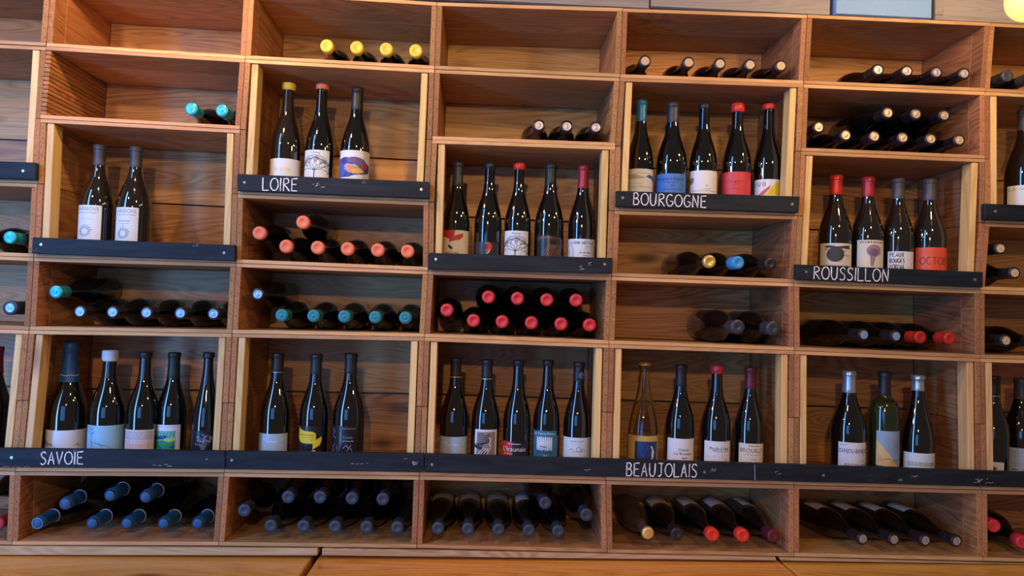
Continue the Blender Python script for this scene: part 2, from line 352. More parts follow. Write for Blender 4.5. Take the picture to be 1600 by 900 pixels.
def chalk(word, rl, x0, y0, x1, y1, h):
    """baseline from pixel (x0,y0) to (x1,y1), cap height h px"""
    a, b, t = at(x0, y0, -.0182), at(x1, y1, -.0182), at(x0 + h * .035, y0 - h, -.0182)
    tw, st = strokes_of(word); bm = bmesh.new()
    e1 = Vector((b.x - a.x, b.z - a.z)) / tw; e2 = Vector((t.x - a.x, t.z - a.z))
    for s in st:
        fine = []
        for k in range(len(s) - 1):
            for q in range(3): fine.append((s[k][0] + (s[k + 1][0] - s[k][0]) * q / 3 + rnd.uniform(-.008, .008), s[k][1] + (s[k + 1][1] - s[k][1]) * q / 3 + rnd.uniform(-.006, .006)))
        fine.append(s[-1])
        ribbon(bm, [Vector((a.x, a.z)) + e1 * p[0] + e2 * p[1] for p in fine], .0025, jit=.35)
    ge = bmesh.ops.extrude_face_region(bm, geom=bm.faces[:])
    bmesh.ops.translate(bm, verts=[v for v in ge['geom'] if isinstance(v, bmesh.types.BMVert)], vec=(0, .0004, 0))
    bmesh.ops.recalc_face_normals(bm, faces=bm.faces)
    bmesh.ops.translate(bm, verts=bm.verts, vec=(0, -.0182, 0))
    o = mesh_obj('chalk_lettering', bm, CHALK, loc=(a.x, -.0182, a.z)); child(rl, o)
chalk('LOIRE', R[2], 410, 297.5, 466, 299, 20)
chalk('BOURGOGNE', R[4], 989, 320, 1105, 325, 19)
chalk('ROUSSILLON', R[5], 1271, 436, 1390, 440.5, 20)
chalk('SAVOIE', R[10], 63, 726, 131, 725.5, 20)
chalk('BEAUJOLAIS', R[12], 978, 744, 1090, 746, 21)
def smear(rl, pts, w=.0016):
    bm = bmesh.new(); q = [at(x, y, -.0181) for x, y in pts]; ribbon(bm, [(v.x, v.z) for v in q], w, jit=.6)
    bmesh.ops.translate(bm, verts=bm.verts, vec=(0, -.0181, 0)); c = q[0]
    o = mesh_obj('chalk_mark', bm, MATS['faint_chalk'], loc=(c.x, -.0181, c.z)); child(rl, o)
mat('faint_chalk', (.42, .45, .5), .95)
for rl, cx, cy, w, h, n in [(R[2], 497, 291, 18, 5, 7), (R[2], 567, 285, 6, 2, 3), (R[3], 908, 419, 5, 6, 5), (R[3], 918, 413, 3, 3, 2), (R[10], 250, 728, 22, 3, 8), (R[10], 322, 718, 3, 2, 2), (R[11], 632, 717, 4, 2, 2), (R[11], 646, 724, 4, 4, 4),
                       (R[11], 560, 725, 20, 3, 4), (R[12], 1110, 735, 10, 6, 7), (R[12], 918, 735, 9, 2, 3), (R[13], 1404, 751, 2, 6, 3), (R[13], 1427, 746, 5, 2, 3), (R[13], 1526, 752, 8, 4, 5), (R[13], 1543, 751, 6, 8, 5), (R[13], 1215, 740, 9, 6, 4), (R[1], 304, 384, 6, 3, 3)]:
    for k in range(n):
        x, y = cx + rnd.uniform(-w, w) * .7, cy + rnd.uniform(-h, h) * .7; l = rnd.uniform(2, 7); a = rnd.uniform(-.6, .1)
        smear(rl, [(x, y), (x + l * .5, y + l * .5 * a + rnd.uniform(-.6, .6)), (x + l, y + l * a)], rnd.uniform(.0004, .0012))
smear(R[12], [(1179.2, 725), (1179.6, 750)], .0016)

# ------------------------------------------------------------------ ledge under the crates, counter, wall, cases on top
def strip(x0, y0, yb0, x1, y1, yb1, label):
    f = [at(x0, yb0, -.006), at(x1, yb1, -.006), at(x1, y1, -.006), at(x0, y0, -.006)]
    p = [(v.x, -.006, v.z - (.0032 if k > 1 else -.0012)) for k, v in enumerate(f)] + [(v.x, .31, v.z - (.0032 if k > 1 else -.0012)) for k, v in enumerate(f)]
    o = board('ledge_plank', p, [W_BASE, W_BASE], None, bevel=.0015); tag(o, label, 'plank', 'rough planks under the crates')
strip(-130, 851, 868, 496, 855.5, 869, 'rough pale ledge plank under the left crates')
strip(503, 855.5, 869, 1213, 869.5, 877, 'long rough ledge plank under the middle crates')
strip(1220, 869.8, 877, 1750, 883.5, 884, 'thin ledge plank under the right crates')
za, zb_ = at(-130, 868, -.006), at(1750, 884, -.006)
def cz(x): return za.z + (zb_.z - za.z) * (x - za.x) / (zb_.x - za.x) - .0005
ctr = at(491, 870, 0).x, at(1222, 878, 0).x
for (xa, xb, lab) in [(za.x - .2, ctr[0] - .008, 'left varnished counter slab with dark knots'), (ctr[0] + .008, ctr[1] - .004, 'middle varnished orange counter slab'), (ctr[1] + .004, zb_.x + .2, 'right varnished counter slab')]:
    p = boxpts(xa, xb, -.62, .31, 0, 0); p = [(x, y, cz(x) - (0 if k in (2, 3, 6, 7) else .035)) for k, (x, y, z) in enumerate(p)]
    o = board('counter_slab', p, [W_TOP, W_TOP], None, bevel=.003); tag(o, lab, 'counter', 'varnished counter slabs')
wallm = mat('cream_plaster', (.5, .44, .36), .8, var=.05)
bm = bmesh.new(); hexa(bm, boxpts(-1.5, 4.8, .32, .40, -.95, 2.6), 0); o = mesh_obj('wall_back', bm, wallm); o['kind'] = 'structure'
floorm = wood('dark_floor_boards', ((.06, .035, .02), (.11, .065, .035), (.15, .09, .05)), 'Y', knots=.3)
bm = bmesh.new(); hexa(bm, boxpts(-3, 6, -5.2, .40, -1.0, -.952), 0); o = mesh_obj('floor', bm, floorm); o['kind'] = 'structure'
# counter support
bm = bmesh.new(); hexa(bm, boxpts(za.x - .1, zb_.x + .1, -.55, .30, -.951, min(cz(0), cz(3.5)) - .055), .002); o = mesh_obj('counter_cabinet', bm, W_BASE); tag(o, 'wooden cabinet carrying the counter slabs below the frame', 'cabinet')

def top_z(x):
    for i in range(7):
        a, b = G[i, 8], G[i + 1, 8]
        if a[0] <= x <= b[0]: return a[1] + (b[1] - a[1]) * (x - a[0]) / (b[0] - a[0])
    return 1.45
def case(x0, x1, h, mats, label, name='wooden_case', inset=False, y0=.004, y1=.27):
    z0 = max(top_z(x0), top_z(x1), top_z((x0 + x1) / 2)) + .001
    r = empty(name, ((x0 + x1) / 2, (y0 + y1) / 2, z0), label, 'case')
    board('body', boxpts(x0, x1, y0 + .006, y1, z0, z0 + h), [mats, mats], r, bevel=.001)
    if inset:
        t = .022
        for q in (boxpts(x0, x1, y0, y0 + .0055, z0, z0 + t * .6), boxpts(x0, x1, y0, y0 + .0055, z0 + h - t, z0 + h),
                  boxpts(x0, x0 + t, y0, y0 + .0055, z0 + t * .6 + .001, z0 + h - t - .001), boxpts(x1 - t, x1, y0, y0 + .0055, z0 + t * .6 + .001, z0 + h - t - .001)):
            board('frame_strip', q, [mats, mats], r, bevel=.001)
    else:
        board('front_panel', boxpts(x0 + .001, x1 - .001, y0, y0 + .0055, z0 + .001, z0 + h - .001), [mats, mats], r, bevel=.001)
    return r
xs = [at(x, 12, .01).x for x in (560, 1014, 1016, 1296, 1302, 1451, 1459, 1700)]
case(xs[0], xs[1], .2, GREY, 'long grey board case on top above BOURGOGNE and its left neighbour')
case(xs[2], xs[3], .2, GREY, 'grey board case on top, left of the pale blue box')
case(xs[4], xs[5], .19, mat('pale_blue_card', (.20, .38, .66), .55, var=.06), 'pale blue-white box standing on the crates at the top right', 'storage_box', y0=-.006, y1=.24)
case(xs[6], xs[7], .2, GREY, 'grey framed panel case on top, right of the pale blue box', inset=True)

# ------------------------------------------------------------------ pendant lamps
GLOBE = mat('lit_globe', (1, .75, .35), .4, emit=(1.0, .56, .12, 1.35))
BRASS = mat('brass_fitting', (.55, .38, .16), .35, 1)
def lathe(bm, prof, seg=28, mi=0, cap=True):
    rings = []
    for r, z in prof:
        rings.append([bm.verts.new((r * math.cos(2 * PI * k / seg), r * math.sin(2 * PI * k / seg), z)) for k in range(seg)])
    for a, b in zip(rings, rings[1:]):
        for k in range(seg):
            f = bm.faces.new((a[k], a[(k + 1) % seg], b[(k + 1) % seg], b[k])); f.material_index = mi; f.smooth = True
    if cap:
        f = bm.faces.new(rings[0][::-1]); f.material_index = mi
        f = bm.faces.new(rings[-1]); f.material_index = mi
def pendant(c, r, label, power=10):
    bulb('unseen_pendant_fill', (c[0], c[1] - .05, c[2] + .17), .03, (1.0, .62, .28), power)  # added unseen point light above the globe, does the lighting for it
    e = empty('pendant_lamp', c, label, 'lamp')
    bm = bmesh.new(); bmesh.ops.create_uvsphere(bm, u_segments=24, v_segments=16, radius=r)
    for v in bm.verts:
        if v.co.z > 0: v.co.z *= 1.25
    mesh_obj('bulb', bm, GLOBE, e, smooth=True)
    bm = bmesh.new(); lathe(bm, [(.018, r * 1.18), (.022, r * 1.25), (.02, r * 1.25 + .04), (.006, r * 1.25 + .055)], 16); mesh_obj('socket', bm, BRASS, e)
    bm = bmesh.new(); lathe(bm, [(.003, r * 1.25 + .055), (.003, 1.2)], 8); mesh_obj('cord', bm, mat('black_cord', (.02, .02, .02), .6), e)
pendant(at(1606, 1, -.42), .044, 'glowing warm pendant bulb at the top right corner')
pendant(at(232, -95, -.40), .044, 'warm pendant bulb hanging above the SAVOIE column', 20)
#BOTTLES#
# ------------------------------------------------------------------ bottles
KEYS = {
 'b': [(.80, 0), (.965, .006), (1, .022), (1, .20), (1, .41), (.985, .46), (.93, .515), (.82, .575), (.68, .635), (.545, .69), (.455, .74), (.405, .79), (.38, .84), (.365, .93), (.365, .95), (.40, .956), (.40, .985), (.37, 1)],
 'x': [(.80, 0), (.965, .006), (1, .022), (1, .30), (1, .60), (.99, .64), (.93, .68), (.78, .715), (.57, .74), (.44, .765), (.39, .80), (.375, .93), (.375, .95), (.42, .956), (.42, .985), (.38, 1)],
 'c': [(.80, 0), (.965, .006), (1, .022), (1, .20), (1, .36), (.975, .42), (.90, .49), (.76, .56), (.60, .62), (.48, .67), (.41, .715), (.37, .78), (.355, .86), (.335, .93), (.335, .95), (.36, .956), (.36, .985), (.33, 1)],
 'j': [(.80, 0), (.965, .006), (1, .022), (1, .20), (1, .42), (.98, .48), (.91, .54), (.77, .605), (.60, .66), (.47, .71), (.39, .76), (.34, .82), (.315, .93), (.315, .95), (.36, .956), (.36, .985), (.32, 1)],
 's': [(.80, 0), (.965, .006), (1, .022), (1, .20), (1, .33), (.97, .40), (.88, .48), (.75, .56), (.61, .64), (.50, .71), (.42, .78), (.37, .85), (.34, .93), (.34, .95), (.40, .956), (.40, .985), (.36, 1)]}
def prof(style, R, H):
    k = [(r * R, z * H) for r, z in KEYS[style]]; out = []
    for i in range(len(k) - 1):
        p0, p1, p2, p3 = k[max(i - 1, 0)], k[i], k[i + 1], k[min(i + 2, len(k) - 1)]
        n = 3 if 3 <= i <= 13 else 1
        for q in range(n):
            t = q / n
            c = [.5 * (2 * p1[a] + (p2[a] - p0[a]) * t + (2 * p0[a] - 5 * p1[a] + 4 * p2[a] - p3[a]) * t * t + (3 * p1[a] - p0[a] - 3 * p2[a] + p3[a]) * t ** 3) for a in (0, 1)] if n > 1 else p1
            out.append((min(c[0], R), c[1]))
    return out + [k[-1]]
def rad(P, z):
    for (r0, z0), (r1, z1) in zip(P, P[1:]):
        if z0 <= z <= z1: return r0 + (r1 - r0) * (z - z0) / max(z1 - z0, 1e-9)
    return P[-1][0]
def cap_bm(P, H, kind, ln):
    bm = bmesh.new(); n = rad(P, H * .90)
    if kind == 'foil':
        lip = rad(P, H * .97); pr = [(rad(P, H - ln) + .0004, H - ln), (rad(P, H - ln) + .0009, H - ln + .001)]
        for k in range(1, 5):
            z = H - ln + (ln - .014) * k / 4; pr.append((rad(P, z) + .0009, z))
        pr += [(n + .0012, H - .0125), (lip + .0011, H - .0115), (lip + .0011, H - .001), (lip - .0005, H + .0008), (.006, H + .0009), (.0055, H + .0004), (.001, H + .0004)]
        lathe(bm, pr, 24)
    elif kind == 'wax':
        lip = rad(P, H * .97); o = .0022
        lathe(bm, [(rad(P, H - ln) + .0005, H - ln), (rad(P, H - ln) + .0016, H - ln + .0015), (lip + o, H - ln + .005), (lip + o + .0004, H - ln * .4), (lip + o, H - .001), (lip + o - .0012, H + .0016), (lip - .001, H + .0026), (.0075, H + .0024), (.0065, H + .0014), (.001, H + .0014)], 24)
    elif kind == 'champ':
        lip = n
        pr = [(rad(P, H - ln) + .0006, H - ln), (rad(P, H - ln) + .0014, H - ln + .001)]
        for k in range(1, 5):
            z = H - ln + (ln - .035) * k / 4; pr.append((rad(P, z) + .0013, z))
        pr += [(lip + .0010, H - .030), (lip + .0022, H - .026), (lip + .0022, H - .010), (lip + .0010, H - .003), (lip * .75, H + .0012), (.007, H + .0022), (.001, H + .0022)]
        lathe(bm, pr, 24)
    elif kind == 'crown':
        seg = 21; rings = []
        for (r, z, w) in [(.0168, H - .007, .0008), (.0164, H - .0045, .0006), (.0148, H - .0002, .0002), (.0115, H + .0012, 0), (.001, H + .0014, 0)]:
            rings.append([bm.verts.new(((r + w * (1 if k % 2 else -1)) * math.cos(PI * k / seg), (r + w * (1 if k % 2 else -1)) * math.sin(PI * k / seg), z)) for k in range(2 * seg)])
        for a, b in zip(rings, rings[1:]):
            for k in range(2 * seg): bm.faces.new((a[k], a[(k + 1) % (2 * seg)], b[(k + 1) % (2 * seg)], b[k]))
        bm.faces.new(rings[0][::-1]); bm.faces.new(rings[-1])
    bmesh.ops.recalc_face_normals(bm, faces=bm.faces)
    return bm
def ring_bm(r0, z0, z1):
    bm = bmesh.new(); lathe(bm, [(r0, z0), (r0 + .0006, z0 + .0003), (r0 + .0006, z1 - .0003), (r0, z1)], 24, cap=False); return bm
MESH = {}
def cached(key, fn, mats, smooth=True):
    if key not in MESH:
        bm = fn(); me = bpy.data.meshes.new(key[0]); bm.to_mesh(me); bm.free()
        for m in (mats if isinstance(mats, (list, tuple)) else [mats]): me.materials.append(m)
        if smooth:
            me.shade_smooth()
            try: me.set_sharp_from_angle(angle=math.radians(50))
            except Exception: pass
        MESH[key] = me
    return MESH[key]
def add(name, me, parent):
    o = bpy.data.objects.new(name, me); COL.objects.link(o); o.parent = parent; return o
def glass_bm(style, R, H, hollow=False):
    bm = bmesh.new(); P = prof(style, R, H)
    if hollow: P = P + [(max(r - .0032, .004), max(z, .006) if z < H * .99 else H - .001) for r, z in reversed(P) if z > .004]
    lathe(bm, P, 36); bmesh.ops.recalc_face_normals(bm, faces=bm.faces); return bm

# flat printing bent on the bottle
def text_mesh(s):
    k = ('T', s)
    if k not in MESH:
        c = bpy.data.curves.new('t', 'FONT'); c.body = s; c.size = 1; c.resolution_u = 2; o = bpy.data.objects.new('t', c); COL.objects.link(o)
        dg = bpy.context.evaluated_depsgraph_get(); me = o.evaluated_get(dg).to_mesh()
        V = [(v.co.x, v.co.y) for v in me.vertices]; Fc = [tuple(p.vertices) for p in me.polygons]
        o.evaluated_get(dg).to_mesh_clear(); bpy.data.objects.remove(o); bpy.data.curves.remove(c)
        xs = [v[0] for v in V] or [0, 1]; MESH[k] = (V, Fc, min(xs), max(xs))
    return MESH[k]
class Dec:
    """artwork on a label: u 0..1 across the label, v in photograph pixels down from its top edge"""
    def __init__(s, R, pl, pr, zt, mpp): s.R, s.pl, s.pr, s.zt, s.m = R, pl, pr, zt, mpp; s.W = R * (pr - pl); s.L = {}; s.k = .80 if pr - pl > 2.1 else 1
    def bm(s, m, lift=0, name='print'):
        if (m, lift, name) not in s.L: s.L[m, lift, name] = bmesh.new()
        return s.L[m, lift, name]
    def pt(s, u, v): return (u * s.W, 0, -v * s.m)
    def poly(s, pts, m, lift=0, name='print'):
        b = s.bm(m, lift, name); f = b.faces.new([b.verts.new(s.pt(*p)) for p in pts]); bmesh.ops.triangulate(b, faces=[f])
    def rect(s, u0, v0, u1, v1, m, lift=0, name='print'): s.poly([(u0, v0), (u1, v0), (u1, v1), (u0, v1)], m, lift, name)
    def ell(s, u, v, ru, rv, m, lift=0, n=18, name='print'): s.poly([(u + ru * math.cos(2 * PI * k / n), v + rv * math.sin(2 * PI * k / n)) for k in range(n)], m, lift, name)
    def line(s, pts, w, m, lift=0, name='print', jit=0): ribbon(s.bm(m, lift, name), [(s.pt(*p)[0], s.pt(*p)[2]) for p in pts], w * s.m, jit=jit)
    def text(s, t, u, v, h, m, w=None, lift=0):
        """t centred on u, baseline at v, cap height h px, optional width w as fraction"""
        V, Fc, x0, x1 = text_mesh(t); b = s.bm(m, lift, 'lettering'); sy = h * s.m / .70; sx = sy if w is None else w * s.W / (x1 - x0)
        sx *= s.k; u = .5 + (u - .5) * s.k
        cx = (x0 + x1) / 2; vs = [b.verts.new((u * s.W + (x - cx) * sx, 0, -v * s.m + y * sy)) for x, y in V]
        for f in Fc:
            try: b.faces.new([vs[k] for k in f])
            except ValueError: pass
    def hand(s, t, u, v, h, m, w, lw=.8, lift=0):
        tw, st = strokes_of(t); u = .5 + (u - .5) * s.k; w *= s.k
        for q in st: s.line([(u + w * (x / tw), v - y * h) for x, y in q], lw, m, lift, 'lettering', jit=.2)
    def bars(s, u0, u1, v, m, w=.6, gap=.3, lift=0):
        """line of print too small to read"""
        u = u0
        while u < u1:
            e = min(u1, u + rnd.uniform(.04, .11)); s.rect(u, v - w / 2, e, v + w / 2, m, lift); u = e + .022
    def bend(s, b, off):
        for k in range(1, int(s.W / .004) + 1):
            bmesh.ops.bisect_plane(b, geom=b.verts[:] + b.edges[:] + b.faces[:], plane_co=(k * .004, 0, 0), plane_no=(1, 0, 0))
        r = s.R + off
        for v in b.verts:
            a = s.pl + v.co.x / s.R; v.co = (r * math.sin(a), -r * math.cos(a), s.zt + v.co.z)
        bmesh.ops.recalc_face_normals(b, faces=b.faces)
        for f in b.faces:
            c = f.calc_center_median()
            if f.normal.x * c.x + f.normal.y * c.y < 0: f.normal_flip()
    def finish(s, parent):
        for (m, lift, name), b in s.L.items():
            s.bend(b, .00065 + lift * .00022); mesh_obj(name, b, m, parent, smooth=False)
def label_bm(R, pl, pr, zt, zb, thick=.00035):
    bm = bmesh.new(); n = max(4, int((pr - pl) / .09)); row = []
    for k in range(n + 1):
        a = pl + (pr - pl) * k / n
        row.append([bm.verts.new((r * math.sin(a), -r * math.cos(a), z)) for r, z in ((R + thick, zb), (R + thick, zt), (R + .00002, zt), (R + .00002, zb))])
    for a, b in zip(row, row[1:]):
        for q in range(4): bm.faces.new((a[q], b[q], b[(q + 1) % 4], a[(q + 1) % 4]))
    bm.faces.new(row[0][::-1]); bm.faces.new(row[-1]); bmesh.ops.recalc_face_normals(bm, faces=bm.faces); return bm
def paper(name, c, rough=.45): return mat('paper_' + name, c, rough, var=.03)
INK = mat('ink_black', (.02, .02, .025), .5); GRY = mat('ink_grey', (.28, .30, .33), .5); LGR = mat('ink_light_grey', (.5, .53, .57), .5)
RED = mat('ink_red', (.55, .03, .035), .5); YEL = mat('ink_yellow', (.85, .62, .02), .45); BLU = mat('ink_blue', (.03, .10, .34), .5)
GOLD = mat('ink_gold', (.72, .48, .14), .35, .6); WHT = mat('ink_white', (.82, .83, .85), .5); PNK = mat('ink_salmon', (.85, .42, .33), .5)
GRN = mat('ink_green', (.02, .30, .13), .5); ORG = mat('ink_orange', (.70, .26, .10), .5); PUR = mat('ink_violet', (.14, .08, .25), .5); NVY = mat('ink_navy', (.015, .03, .10), .5)
SKY = mat('ink_sky', (.12, .34, .62), .5); TAU = mat('ink_taupe', (.42, .40, .35), .5); OLV = mat('ink_charcoal', (.05, .05, .05), .6); MAU = mat('ink_mauve', (.32, .22, .28), .5)

def floor_z(i, j, x):
    a, b = G[i, j], G[i + 1, j]; return a[1] + (b[1] - a[1]) * (x - a[0]) / (b[0] - a[0]) + TB + .0014
CAPC = {'yellow_wax': ((.80, .62, .07), .38, 0), 'orange_wax': ((.82, .20, .09), .38, 0), 'red_wax': ((.62, .035, .05), .3, 0), 'bright_red_wax': ((.75, .045, .03), .3, 0), 'white_wax': ((.60, .72, .80), .45, 0),
        'blue_wax': ((.05, .32, .72), .4, 0), 'black_foil': ((.018, .019, .022), .42, 0), 'slate_foil': ((.045, .055, .075), .4, .2), 'grey_foil': ((.075, .075, .085), .45, .1), 'red_foil': ((.62, .035, .025), .32, .2), 'dark_red_foil': ((.42, .03, .045), .35, .2),
        'maroon_foil': ((.14, .02, .035), .4, .2), 'blue_foil': ((.03, .20, .52), .35, .2), 'silver_foil': ((.50, .60, .68), .3, .7), 'navy_foil': ((.012, .09, .24), .42, .1), 'gold': ((.85, .62, .20), .3, .55), 'teal_foil': ((.02, .22, .27), .4, .2),
        'cyan_glint_foil': ((.04, .48, .60), .3, .3), 'tan': ((.62, .45, .27), .5, 0), 'pearl': ((.60, .54, .56), .35, .4), 'pearl_warm': ((.75, .58, .38), .35, .4), 'pearl_blue_glint': ((.30, .52, .75), .3, .3), 'dark_purple_foil': ((.028, .02, .027), .35, .3), 'green_black_foil': ((.018, .028, .028), .4, .1), 'steel_foil': ((.035, .055, .085), .45, .2)}  # cyan foil and blue pearl: window reflection painted into the cap colour
def capmat(c): v = CAPC[c]; return mat('cap_' + c, v[0], v[1], v[2])

def disc_bm(H, r=.0112, star=False):
    bm = bmesh.new()
    lathe(bm, [(r, H + .0006), (r, H + .0013), (r - .0014, H + .0016), (r - .0022, H + .0012), (r * .45, H + .0012), (r * .38, H + .0017), (.0006, H + .0017)], 20); bmesh.ops.recalc_face_normals(bm, faces=bm.faces); return bm

# ---- standing bottles: pixel of the mouth, body left / right edge, capsule, printed label
def stand(i, j, tx, ty, xl, xr, style, glass, cap, capend, lab, obl, group, yd=.088, art=None, H_=None, extra=None):
    Pt = at(tx, ty, yd); ym = ty + 130
    Rr = (at(xr, ym, yd).x - at(xl, ym, yd).x) / 2 * .962
    x = Pt.x; zf = floor_z(i, j, x) if True else 0
    H = Pt.z - zf
    e = empty('wine_bottle', (x, yd, zf), obl, 'bottle', group)
    add('glass_body', cached(('glass_body', style, round(Rr, 4), round(H, 3), glass.name), lambda: glass_bm(style, Rr, H, glass.name.startswith('clear')), glass), e)
    P = prof(style, Rr, H); kind, col = cap
    mpp = (Pt - at(tx, ty + 10, yd)).length / 10
    ln = max((capend - ty) * mpp, .012)
    nm = {'foil': 'capsule', 'wax': 'wax_seal', 'champ': 'foil_wrap', 'crown': 'crown_cap'}[kind]
    add(nm, cached((nm, style, kind, col, round(Rr, 4), round(H, 3), round(ln, 3)), lambda: cap_bm(P, H, kind, ln), capmat(col)), e)
    if extra: extra(e, P, H, Rr, mpp)
    if lab:
        (lx0, lx1, lt, lb, pm) = lab
        fc = math.atan2(CP.x - x, yd - CP.y)
        mid = (xl + xr) / 2; hw = (xr - xl) / 2
        A = lambda px: fc + math.asin(max(-.985, min(.985, (px - mid) / hw)))
        pl, pr = A(lx0), A(lx1)
        zt = H - (lt - ty) * mpp; zb = max(.012, H - (lb - ty) * mpp)
        cam_el = 0
        lo = mesh_obj('label', label_bm(Rr, pl, pr, zt, zb), pm, e, smooth=False)
        if art:
            d = Dec(Rr, pl, pr, zt, mpp); art(d); d.finish(lo)
    return e
def neck_ring(col, dz):
    def f(e, P, H, R_, mpp):
        z = H - dz * mpp; add('neck_ring', cached(('neck_ring', col, round(H, 3), round(R_, 4)), lambda: ring_bm(rad(P, z) + .0006, z - .0012, z + .0012), capmat(col)), e)
    return f

# ---- label artwork
def art_sun(sub):
    def f(d):
        d.text('ARBOIS', .5, 8.2, 5.6, GRY, w=.80); d.bars(.12, .88, 11.5, GRY, .9)
        if sub: d.bars(.22, .68, 21, GRY, 1.3); d.bars(.25, .66, 25, GRY, .8); d.ell(.43, 28.5, .02, .8, INK)
        else: d.bars(.28, .66, 21, LGR, 1.2); d.ell(.43, 25, .02, .8, GRY)
        cx, cy = .42, 40
        for k in range(15):
            a = 2 * PI * k / 15; r0, r1 = 4.6, 8.3 + (1.6 if 9 < k < 15 else 0)
            u = .029
            d.line([(cx + u * r0 * math.cos(a), cy + r0 * math.sin(a)), (cx + u * r1 * math.cos(a + .12), cy + r1 * math.sin(a + .12))], 1.6, GRY)
    return f
def art_tree(title):
    def f(d):
        d.text(title, .52, 5.2, 3.0, INK, w=.36)
        r2 = random.Random(9)
        def br(u, v, a, l, w, n):
            u2, v2 = u + math.sin(a) * l * .029, v - math.cos(a) * l
            d.line([(u, v), ((u + u2) / 2 + r2.uniform(-.008, .008), (v + v2) / 2), (u2, v2)], w, INK)
            if n == 0:
                d.line([(u2 - .02, v2), (u2, v2 - .9), (u2 + .02, v2)], .5, INK); return
            for s in ((-1, 1) if n > 2 else (-1, .1, 1)): br(u2, v2, a + s * r2.uniform(.35, .72), l * r2.uniform(.68, .80), w * .66, n - 1)
        br(.5, 48, 0, 18, 1.5, 0)
        for a in (-1.2, -.7, -.2, .3, .8, 1.25): br(.5, 31, a, 7.2, .75, 3)
        pts = [(.5 + .42 * math.cos(t), 20 - 12.5 * math.sin(t)) for t in [PI * (1.04 - 1.08 * k / 26) for k in range(27)]]
        d.line([(u + .02 * math.sin(k * 2.3), v + 1.0 * math.sin(k * 1.9)) for k, (u, v) in enumerate(pts)], .55, INK)
        d.line([(u * .96 + .02 + .02 * math.sin(k * 1.3), v + 1.6 + math.sin(k * 2.9)) for k, (u, v) in enumerate(pts)], .35, INK)
    return f
def art_solera(d): d.text('SOLERA', .47, 18.5, 4.4, GOLD, w=.56)
def art_cloud(d):
    c = [(.0, 16), (.06, 13), (.14, 12.5), (.22, 10.5), (.36, 11), (.5, 10), (.62, 11), (.72, 13), (.80, 18), (.93, 21), (.95, 25), (.92, 33), (.7, 36), (.5, 37.5), (.35, 41), (.0, 41)]
    d.poly(c, mat('ink_ultramarine', (.035, .05, .30), .5))
    d.poly([(.3, 11.5), (.5, 10.6), (.66, 12.5), (.78, 18.5), (.92, 22), (.94, 25), (.7, 25), (.5, 21), (.3, 17)], PUR, 1)
    d.poly([(.0, 18), (.1, 17), (.22, 22), (.28, 32), (.2, 40), (0, 40)], mat('ink_cobalt', (.06, .13, .55), .5), 1)
    d.poly([(.18, 23), (.34, 20), (.5, 24), (.66, 27), (.72, 33), (.52, 35), (.36, 34), (.24, 29)], mat('ink_lilac', (.40, .33, .48), .5), 1)
    d.poly([(.26, 25), (.4, 23), (.62, 28), (.74, 30), (.7, 34), (.5, 35.5), (.36, 32)], mat('ink_coral', (.75, .22, .10), .5), 2)
    d.poly([(.4, 30), (.55, 27.5), (.7, 29.5), (.76, 32), (.6, 35.5), (.45, 35.5)], mat('ink_ochre', (.70, .45, .08), .5), 3)
    d.poly([(.34, 22), (.5, 21), (.62, 25), (.48, 26)], mat('ink_sage', (.35, .45, .25), .5), 3)
    d.poly([(.66, 22), (.78, 20), (.86, 25), (.76, 29), (.66, 27)], mat('ink_brick', (.38, .06, .07), .5), 2)
def art_leaf(d):
    d.poly([(0, 0), (.48, 0), (.46, 10), (.36, 14), (.1, 8), (0, 8)], RED)
    d.poly([(.70, 4), (.72, 9), (.63, 14), (.34, 18), (.40, 10)], RED, 1); d.poly([(.44, 0), (.50, 0), (.47, 11), (.36, 18), (.33, 17), (.42, 9)], RED, 2)
    d.poly([(.32, 22), (.42, 25), (.45, 29), (.38, 29), (.32, 26)], INK); d.text('METEORE', .38, 36, 3, INK, w=.5)
def art_curl(d):
    d.rect(0, 0, 1, 40, mat('ink_near_black', (.02, .022, .03), .4)); d.ell(.55, 7, .16, 7.5, RED, 1); d.ell(.45, 7, .11, 5, mat('ink_near_black', (.02, .022, .03), .4), 2)
    d.line([(.62, 11), (.6, 15), (.52, 17)], 1.5, mat('ink_cream', (.7, .6, .4), .5), 3)
def art_scratch(d):
    c = mat('ink_copper', (.30, .11, .05), .4)
    d.line([(.0, 5), (.2, 3), (.5, 2), (.8, 4), (1, 4)], .8, c, jit=.5); d.line([(.05, 7), (.3, 4.5), (.6, 4)], .6, c)
    for k in range(9):
        u = .22 + k * .08; d.line([(u, 34), (u + .10, 24), (u + .20, 18), (u + .34, 13 + k % 3)], .8, c, jit=.5)
def art_porte(d):
    d.hand('LA CROIX SAINT JEAN'.replace('X', 'X'), .10, 8, 4, INK, .86, .55); d.bars(.62, .92, 12, GRY, .7)
    d.line([(.02 + .13 * (1 + math.cos(t)), 19 - 9 * math.sin(t)) for t in [PI * k / 14 for k in range(15)]], .6, INK); d.line([(.02, 19), (.02, 30)], .6, INK); d.line([(.28, 19), (.28, 30)], .6, INK)
    d.line([(.12, 24), (.17, 19), (.13, 16), (.10, 19), (.18, 28)], .6, INK); d.bars(.45, .78, 21, INK, 1.0); d.bars(.55, .7, 25.5, GRY, .8)
def art_wave(d):
    d.poly([(0, 9), (.2, 8), (.45, 9.5), (.7, 14), (.45, 15.5), (.2, 15), (0, 18)], TAU); d.line([(.3, 8.5), (.5, 6.5), (.75, 7.5), (1, 14)], .9, TAU)
    d.poly([(.66, 12), (.8, 8.5), (.92, 9.5), (1, 13), (1, 19), (.88, 14.5)], BLU, 1); d.text('DOMAINE', .4, 24, 2.8, LGR, w=.46); d.bars(.18, .9, 27.5, LGR, 2.2)
